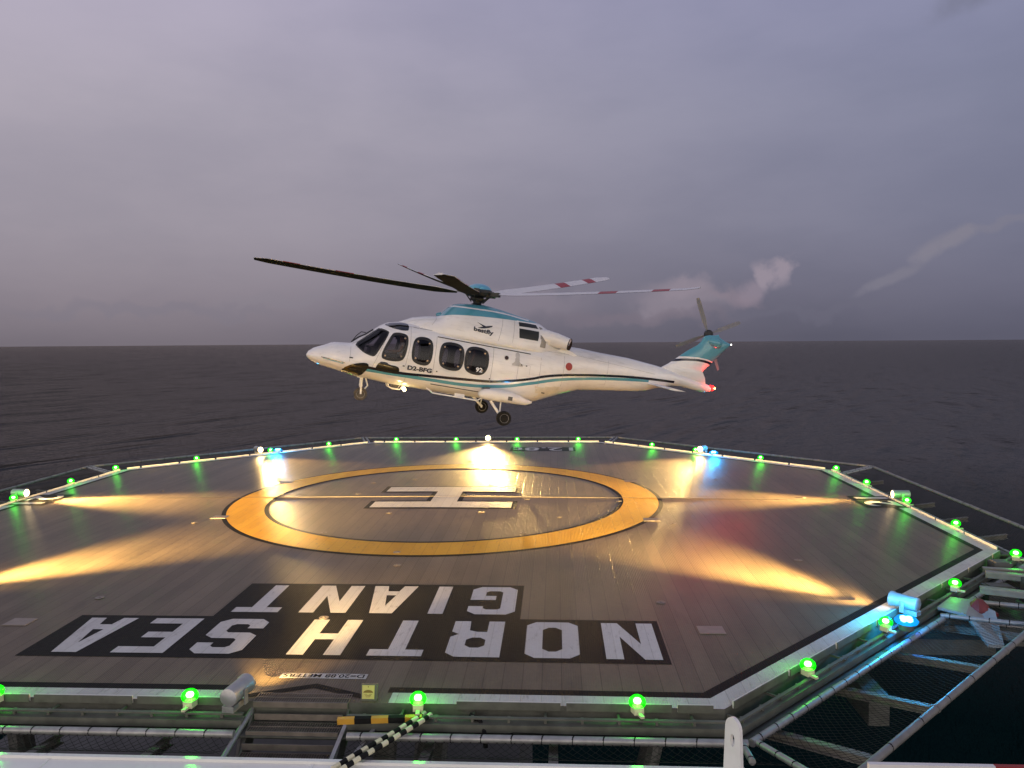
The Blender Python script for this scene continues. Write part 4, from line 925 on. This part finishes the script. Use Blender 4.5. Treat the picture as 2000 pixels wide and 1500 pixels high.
for y in (-1, 1):
    b = MB(); prof = [(0, 0), (.12, .045), (.4, .05), (.85, .0), (.4, -.035), (.12, -.035)]
    rows = [(y * .12, 6.15, 1.0, -1.93), (y * 1.0, 6.28, .86, -1.985), (y * 1.5, 6.36, .74, -2.02)]
    vs = [(x0 + px * sc_, yy, z0 + pz * sc_) for yy, x0, sc_, z0 in rows for px, pz in prof]; q = len(prof)
    b.add(vs, [(i * q + k, i * q + (k + 1) % q, (i + 1) * q + (k + 1) % q, (i + 1) * q + k) for i in range(2) for k in range(q)] + [tuple(range(q)), tuple(2 * q + k for k in range(q))])
    b.build("stabiliser", hwhite, heli, 40)
tr_hub = MB().lathe([(.10, 0), (.16, .03), (.16, .12), (.06, .16)], (8.46, .16, .14), (0, 1, 0), 16).build("tail_rotor", hblack, heli, 40)
for k in range(4):
    a = R(28 + 90 * k); d = Vector((math.cos(a), 0, math.sin(a))); t_ = Vector((-math.sin(a), 0, math.cos(a))); b = MB(); c = Vector((8.46, .26, .14)); vs = []
    for r_, ch in ((.12, .05), (.3, .08), (.5, .14), (1.2, .14), (1.34, .09)): 
        for sx, sy in ((-.5, -.012), (0, .012), (.5, .006), (0, -.012)): vs.append(c + d * r_ + t_ * ch * sx + Vector((0, sy + ch * sx * .25, 0)))
    b.add(vs, [(i * 4 + k2, i * 4 + (k2 + 1) % 4, (i + 1) * 4 + (k2 + 1) % 4, (i + 1) * 4 + k2) for i in range(4) for k2 in range(4)] + [(0, 1, 2, 3), (16, 17, 18, 19)])
    b.build("tail_blade", mat("tail_blade_grey", (.20, .19, .19), .4), tr_hub, 40)
red_e = mat("beacon_red", (1, .05, .03), .3, emit=(1.0, .004, .006), estr=6)
tgt = heli.matrix_world.inverted() @ Vector((7.2, -3.5, -.1))
lamp('SPOT', "beacon_beam", (8.80, -.1, -1.86), (1, .03, .03), 50, heli, .04, tuple(tgt), 55, 1.0)
bc = MB().lathe([(.06, 0), (.10, .02), (.095, .12), (.04, .18)], (8.70, 0, -1.72), (1, 0, .05), 14).build("beacon_light", red_e, heli, 50)
MB().lathe([(.015, 0), (.045, .01), (.04, .045), (.01, .06)], (8.86, -.02, -1.712), (1, 0, .05), 12).build("bulb", mat("beacon_core", (1, .8, .3), .3, emit=(1, .45, .08), estr=5), bc, 50)
lamp('POINT', "beacon_glow", (8.98, -.12, -1.72), (1, .04, .03), 110, heli, .07)
MB().lathe([(.008, 0), (.024, .01), (.008, .03)], (9.265, 0, -.095), (1, 0, 0), 10).build("tail_light", mat("white_lamp", (1, 1, 1), .3, emit=(1, .97, .9), estr=10), heli, 40)

# --- main rotor
MB().lathe([(.24, -.40), (.20, -.34), (.13, -.30), (.15, -.24), (.24, -.20), (.26, -.14), (.17, -.10), (.22, .0), (.2, .06)], (0, 0, 0), (0, 0, 1), 20).build("rotor_mast", hblack, heli, 40)
rh = MB()
rh.lathe([(.20, -.10), (.40, -.04), (.46, .04), (.42, .12), (.30, .18)], (0, 0, 0), (-.129, 0, 1), 24)
for k in range(5):
    a = R(-178 + 72 * k); c = Vector((math.cos(a), -math.sin(a), .02)); rh.bar(c * .25, c * .72 + Vector((0, 0, .04)), .17, .13); t_ = Vector((math.sin(a + .5), 0, 0))
    rh.tube([Vector((math.cos(a + .25) * .2, -math.sin(a + .25) * .2, -.26)), Vector((math.cos(a + .25) * .45, -math.sin(a + .25) * .45, .0))], .022, 6)
rhub = rh.build("rotor_hub", mat("rotor_hub_metal", (.035, .036, .03), .45, .3, .3), heli, 35)
MB().lathe([(.40, .14), (.38, .20), (.30, .27), (.17, .325), (.02, .345)], (0, 0, .0), (-.10, 0, 1), 24).build("hub_cap", mat("hub_cap_teal", (.10, .33, .46), .3, 0, .05, coat=.5), rhub, 60)
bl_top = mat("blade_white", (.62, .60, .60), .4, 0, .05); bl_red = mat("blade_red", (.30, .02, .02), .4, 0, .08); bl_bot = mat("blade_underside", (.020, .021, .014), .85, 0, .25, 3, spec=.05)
CONE, KA, KP = .71, .129, -.117
def blade(az):
    a = R(az); d0 = Vector((math.cos(a), -math.sin(a), 0)); lead = Vector((math.sin(a), math.cos(a), 0))   # direction of travel
    b = MB(); st_ = [.70, .85, 1.1, 1.4, 2.0, 2.6, 3.2, 3.95, 4.5, 5.0, 5.55, 6.05, 6.5, 6.72, 6.9]; vs = []; q = 8
    for r_ in st_:
        f = r_ / 6.9; zc = CONE * f ** 1.25 + r_ * (KA * math.cos(a) + KP * math.sin(a)); ch = .14 + .28 * min(1, max(0, (r_ - .7) / .6)); sweep = 0.
        if r_ > 6.5: ch *= 1 - .45 * (r_ - 6.5) / .4; sweep = -.12 * (r_ - 6.5) / .4
        pit = R(19 - 5 * f)
        for cx, cz in ((.5, 0), (.38, .028), (.1, .034), (-.5, .004), (-.5, -.004), (.1, -.016), (.38, -.018), (.47, -.010)):
            x = cx * ch * math.cos(pit) - cz * math.sin(pit); z = cx * ch * math.sin(pit) + cz * math.cos(pit)
            vs.append(d0 * r_ + lead * (x + sweep) + Vector((0, 0, zc + z)))
    fs, ms = [], []
    for i in range(len(st_) - 1):
        rm = (st_[i] + st_[i + 1]) / 2; red = 3.95 < rm < 4.5 or 5.55 < rm < 6.05
        for k in range(q):
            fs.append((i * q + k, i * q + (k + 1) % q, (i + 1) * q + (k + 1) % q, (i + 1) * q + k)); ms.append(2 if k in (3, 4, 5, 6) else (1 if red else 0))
    b.add(vs, fs); b.m = ms
    b.f += [tuple(range(q)), tuple((len(st_) - 1) * q + k for k in range(q))]; b.m += [2, 0]
    return b.build("rotor_blade", [bl_top, bl_red, bl_bot], heli, 40)
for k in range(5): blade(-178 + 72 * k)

# --- landing gear
def wheel(name, c, r, w_, lit=False):
    wv = MB().lathe([(r * .58, -w_ * .45), (r * .85, -w_ * .5), (r * .97, -w_ * .36), (r, 0), (r * .97, w_ * .36), (r * .85, w_ * .5), (r * .58, w_ * .45)], c, (0, 1, 0), 28).build(name, black if not lit else mat("lit_nose_tyre", (.06, .05, .04), .6), heli, 45)  # nose tyre: lighter warm copy of the rubber, lamplight put into its colour
    MB().lathe([(r * .2, -w_ * .40), (r * .5, -w_ * .36), (r * .60, -w_ * .47), (r * .60, w_ * .47), (r * .5, w_ * .36), (r * .2, w_ * .40)], c, (0, 1, 0), 24).build("rim", mat("rim_white", (.62, .60, .55), .35), wv, 35)
    b = MB()
    for k in range(6):
        a = k * math.pi / 3; b.lathe([(.018, -w_ * .41), (.018, w_ * .41)], (c[0] + r * .36 * math.cos(a), c[1], c[2] + r * .36 * math.sin(a)), (0, 1, 0), 8)
    b.lathe([(r * .17, -w_ * .44), (r * .17, w_ * .44)], c, (0, 1, 0), 14); b.build("axle", hblack, wv)
    return wv
nosew = wheel("nose_wheel", (-3.20, 0, -3.685), .205, .19, True)
b = MB(); b.tube([(-3.24, 0, -3.1), (-3.23, 0, -3.42)], .05, 12).tube([(-3.23, -.13, -3.42), (-3.20, -.13, -3.685)], .028, 8).tube([(-3.23, .13, -3.42), (-3.20, .13, -3.685)], .028, 8).bar((-3.23, -.16, -3.42), (-3.23, .16, -3.42), .08, .06)
b.tube([(-3.12, 0, -3.16), (-3.02, 0, -3.40), (-3.12, -.02, -3.55)], .024, 8).box((-3.28, 0, -3.16), (.18, .2, .08)).build("nose_gear_strut", hwhite, heli, 40)
for s, wz, wu in ((1, -3.72, 1.03), (-1, -3.60, 1.06)):
    y = -s
    wheel("main_wheel", (wu, y * 1.52, wz), .228, .20)
    b = MB(); b.tube([(.60, y * 1.28, -3.26), (wu - .04, y * 1.36, wz + .02)], .042, 10).tube([(.95, y * 1.2, -3.22), (wu - .1, y * 1.34, wz + .12)], .022, 8).tube([(wu - .05, y * 1.34, wz), (wu, y * 1.52, wz)], .035, 10)
    b.build("main_gear_strut", hwhite, heli, 40)
    # sponson: rounded nose, flat top, pointed tail
    SP = [(.20, -3.07, -3.13, .10), (.26, -2.98, -3.20, .17), (.36, -2.915, -3.235, .23), (.55, -2.885, -3.25, .27), (.9, -2.875, -3.25, .28), (1.2, -2.885, -3.25, .27), (1.5, -2.955, -3.245, .22), (1.72, -3.04, -3.24, .16), (1.92, -3.085, -3.16, .05)]
    b = MB(); vs = []; q = 16
    for u, zt, zb, w_ in SP:
        for k in range(q):
            a = 2 * math.pi * k / q; c, t_ = math.cos(a), math.sin(a); vs.append((u, y * (1.22 + w_ * math.copysign(abs(c) ** .7, c)), (zt + zb) / 2 + (zt - zb) / 2 * math.copysign(abs(t_) ** .7, t_)))
    b.add(vs, [(i * q + k, i * q + (k + 1) % q, (i + 1) * q + (k + 1) % q, (i + 1) * q + k) for i in range(len(SP) - 1) for k in range(q)] + [tuple(range(q)), tuple((len(SP) - 1) * q + k for k in range(q))])
    sp_ = b.build("sponson", hwhite, heli, 45)
    b = MB(); b.prism([(.30, 0, -2.93), (.40, 0, -2.875), (.55, 0, -2.86), (.5, 0, -2.90)], (0, y * 1.0, 0), (0, y * 1.3, 0)); b.box((1.15, y * 1.49, -3.10), (.14, .02, .12)); b.box((1.82, y * 1.2, -3.075), (.16, .14, .03)); b.build("dark_panel", mat("panel_dark", (.07, .06, .055), .4), sp_)
    b = MB(); b.tube([(-1.36, y * .95, -3.18), (-1.30, y * 1.12, -3.21), (-1.20, y * 1.2, -3.285), (.2, y * 1.2, -3.315), (.35, y * 1.2, -3.2)], .022, 8).box((-.35, y * 1.08, -3.235), (.30, .12, .09)); b.build("step", hwhite, heli, 40)
    patch("hold_door", [(2.0, -2.60), (2.5, -2.56), (2.95, -2.50), (2.95, -2.62), (2.90, -2.70), (2.5, -2.86), (2.12, -2.98), (2.06, -2.8)], s, .008, mat("hold_cream", (.66, .60, .48), .4, 0, .1), heli, 3)
sg_ = MB()
for y in (-.25, .25): sg_.tube([(-2.46, y, -3.22), (-2.40, y, -3.33), (-2.30, y, -3.37), (-2.06, y, -3.37), (-1.99, y, -3.24)], .018, 8)
sg_.tube([(-2.30, -.25, -3.37), (-2.30, .25, -3.37)], .015, 6); sg_.build("guard_hoop", hwhite, heli, 40)
MB().box((-2.2, 0, -3.29), (.22, .3, .07)).build("radio_pod", mat("panel_dark"), heli)
ll = MB().lathe([(.05, 0), (.075, .02), (.07, .07), (.03, .09)], (-1.94, -.55, -3.30), (-.75, -.25, -.55), 14).build("landing_light", mat("landing_lamp", (1, .9, .6), .2, emit=(1, .78, .36), estr=14), heli, 50)
lamp('POINT', "landing_glow", (-2.12, -.6, -3.55), (1, .68, .3), 8, heli, .06)
b = MB(); b.tube([(-3.73, -.2, -2.15), (-3.55, -.22, -1.98), (-3.36, -.22, -1.86), (-3.14, -.22, -1.67)], .024, 6).tube([(-3.72, -.2, -2.14), (-3.60, -.2, -1.93), (-3.48, -.2, -1.80), (-3.34, -.2, -1.80)], .014, 6)
b.build("windscreen_wiper", hblack, heli, 40)
b = MB(); b.tube([(-1.84, -.75, -1.45), (-1.70, -.82, -1.28), (-1.58, -.86, -1.20), (-1.45, -.86, -1.22)], .007, 5).tube([(-1.70, -.82, -1.22), (-1.58, -.86, -1.20)], .006, 5); b.build("wire_antenna", hwhite, heli)
# seats and instrument panel inside the cabin
seat_m = mat("seat_brown", (.07, .035, .03), .7, 0, .2)
for u, rows in ((-2.28, (-.38, .38)), (-1.25, (-.55, 0, .55)), (-.28, (-.55, 0, .55)), (.45, (-.55, 0, .55))):
    for y in rows:
        b = MB(); b.box((u, y, -2.48), (.42, .42, .10)).box((u + .22, y, -2.17), (.09, .42, .62), Matrix.Rotation(R(10), 3, 'Y')).box((u + .27, y, -1.82), (.07, .24, .16)); b.build("cabin_seat", seat_m, heli)
MB().box((-3.05, 0, -2.38), (.22, 1.2, .34)).box((-3.10, 0, -2.2), (.28, 1.0, .05)).build("instrument_panel", hblack, heli)

# --- pilot seen through the port cockpit window
def skinned(name, joints, edges, m_, parent, sub=2):
    me = bpy.data.meshes.new(name); me.from_pydata([j[0] for j in joints], edges, []); o = bpy.data.objects.new(name, me); COL.objects.link(o)
    md = o.modifiers.new("skin", 'SKIN'); md2 = o.modifiers.new("sub", 'SUBSURF'); md2.levels = md2.render_levels = sub
    if not me.skin_vertices:
        bm = bmesh.new(); bm.from_mesh(me); bm.verts.layers.skin.verify(); bm.to_mesh(me); bm.free()
    for i, sv in enumerate(me.skin_vertices[0].data): r_ = joints[i][1]; sv.radius = r_ if isinstance(r_, tuple) else (r_, r_); sv.use_root = (i == 0)
    dg = bpy.context.evaluated_depsgraph_get(); m2 = bpy.data.meshes.new_from_object(o.evaluated_get(dg)); bpy.data.objects.remove(o)
    m2.materials.clear(); m2.materials.append(m_); m2.polygons.foreach_set('use_smooth', [True] * len(m2.polygons))
    o = bpy.data.objects.new(name, m2); COL.objects.link(o); o.parent = parent; return o
pl = empty("person", (0, 0, 0), "pilot in a white short-sleeved shirt sitting behind the cockpit door window", "person")
pl.matrix_world = heli.matrix_world @ Matrix.Translation((-2.24, -.38, -2.40))
skin_m = mat("skin", (.30, .17, .11), .5, 0, .08); shirt_m = mat("white_shirt", (.62, .60, .58), .7, 0, .1); trs = mat("dark_trousers", (.02, .02, .028), .8)
J = [((0, 0, 0), (.15, .11)), ((.03, 0, .18), (.15, .10)), ((.04, 0, .36), (.16, .10)), ((.03, 0, .47), (.07, .06)), ((.015, 0, .53), .05), ((.0, 0, .60), (.07, .085)), ((.01, 0, .70), (.078, .095)), ((.01, 0, .76), (.06, .07)),
     ((.04, -.19, .42), .06), ((-.05, -.25, .20), .045), ((-.28, -.16, .17), .035), ((-.35, -.14, .17), .03),
     ((.04, .19, .42), .06), ((-.02, .26, .18), .045), ((-.24, .2, .10), .035), ((-.31, .18, .09), .03),
     ((-.02, -.10, -.02), .09), ((-.42, -.12, .05), .07), ((-.50, -.12, -.32), .05), ((-.02, .10, -.02), .09), ((-.42, .12, .05), .07), ((-.50, .12, -.32), .05)]
for sy, w0 in ((-1, (-.38, -.14, .17)), (1, (-.34, .18, .09))):
    pass
ED = [(0, 1), (1, 2), (2, 3), (3, 4), (4, 5), (5, 6), (6, 7), (2, 8), (8, 9), (9, 10), (10, 11), (2, 12), (12, 13), (13, 14), (14, 15), (0, 16), (16, 17), (17, 18), (0, 19), (19, 20), (20, 21)]
for wi, (wx, wy, wz), s in ((11, (-.35, -.14, .17), -1), (15, (-.31, .18, .09), 1)):
    for f, ln in enumerate((.055, .065, .06, .045)):
        i0 = len(J); yb_ = wy + s * (.024 - .016 * f) ; J.append(((wx - .045, yb_, wz + .012), .009)); J.append(((wx - .045 - ln * .6, yb_, wz + .004), .008)); J.append(((wx - .045 - ln * .55, yb_, wz - .030), .007)); ED += [(wi, i0), (i0, i0 + 1), (i0 + 1, i0 + 2)]
    i0 = len(J); J.append(((wx - .02, wy - s * .035, wz), .010)); J.append(((wx - .055, wy - s * .04, wz - .02), .008)); ED += [(wi, i0), (i0, i0 + 1)]
skinned("body", J, ED, skin_m, pl)
skinned("shirt", [((.0, 0, .02), (.165, .125)), ((.03, 0, .18), (.165, .118)), ((.04, 0, .36), (.172, .115)), ((.035, 0, .455), (.085, .075)), ((.04, -.19, .42), .078), ((.0, -.225, .31), .065), ((.04, .19, .42), .078), ((.01, .23, .31), .065)], [(0, 1), (1, 2), (2, 3), (2, 4), (4, 5), (2, 6), (6, 7)], shirt_m, pl)
skinned("trousers", [((.0, 0, -.01), (.16, .12)), ((-.02, -.10, -.02), .10), ((-.42, -.12, .05), .082), ((-.50, -.12, -.30), .062), ((-.02, .10, -.02), .10), ((-.42, .12, .05), .082), ((-.50, .12, -.30), .062)], [(0, 1), (1, 2), (2, 3), (0, 4), (4, 5), (5, 6)], trs, pl)
MB().lathe([(.085, 0), (.088, .05), (.065, .09), (.02, .105)], (.02, 0, .715), (.15, 0, 1), 14).build("hair", mat("dark_hair", (.012, .010, .009), .7), pl, 60)
b = MB(); b.lathe([(.004, 0), (.016, .012), (.006, .03)], (-.085, 0, .645), (-1, 0, -.3), 8)
for y in (-.085, .085): b.lathe([(.01, -.012), (.022, 0), (.01, .012)], (.01, y, .655), (0, 1, 0), 10)
b.build("face_detail", skin_m, pl, 60)
MB().box((-.082, -.03, .675), (.01, .022, .010)).box((-.082, .03, .675), (.01, .022, .010)).box((-.075, 0, .60), (.012, .04, .008)).build("eyes", mat("dark_hair"), pl)
b = MB(); b.tube([(.02, -.10, .66), (.02, -.09, .76), (.02, 0, .82), (.02, .09, .76), (.02, .10, .66)], .012, 8)
for y in (-.1, .1): b.lathe([(.03, -.02), (.042, 0), (.03, .02)], (.02, y, .65), (0, 1, 0), 12)
b.build("headset", hblack, pl, 50)
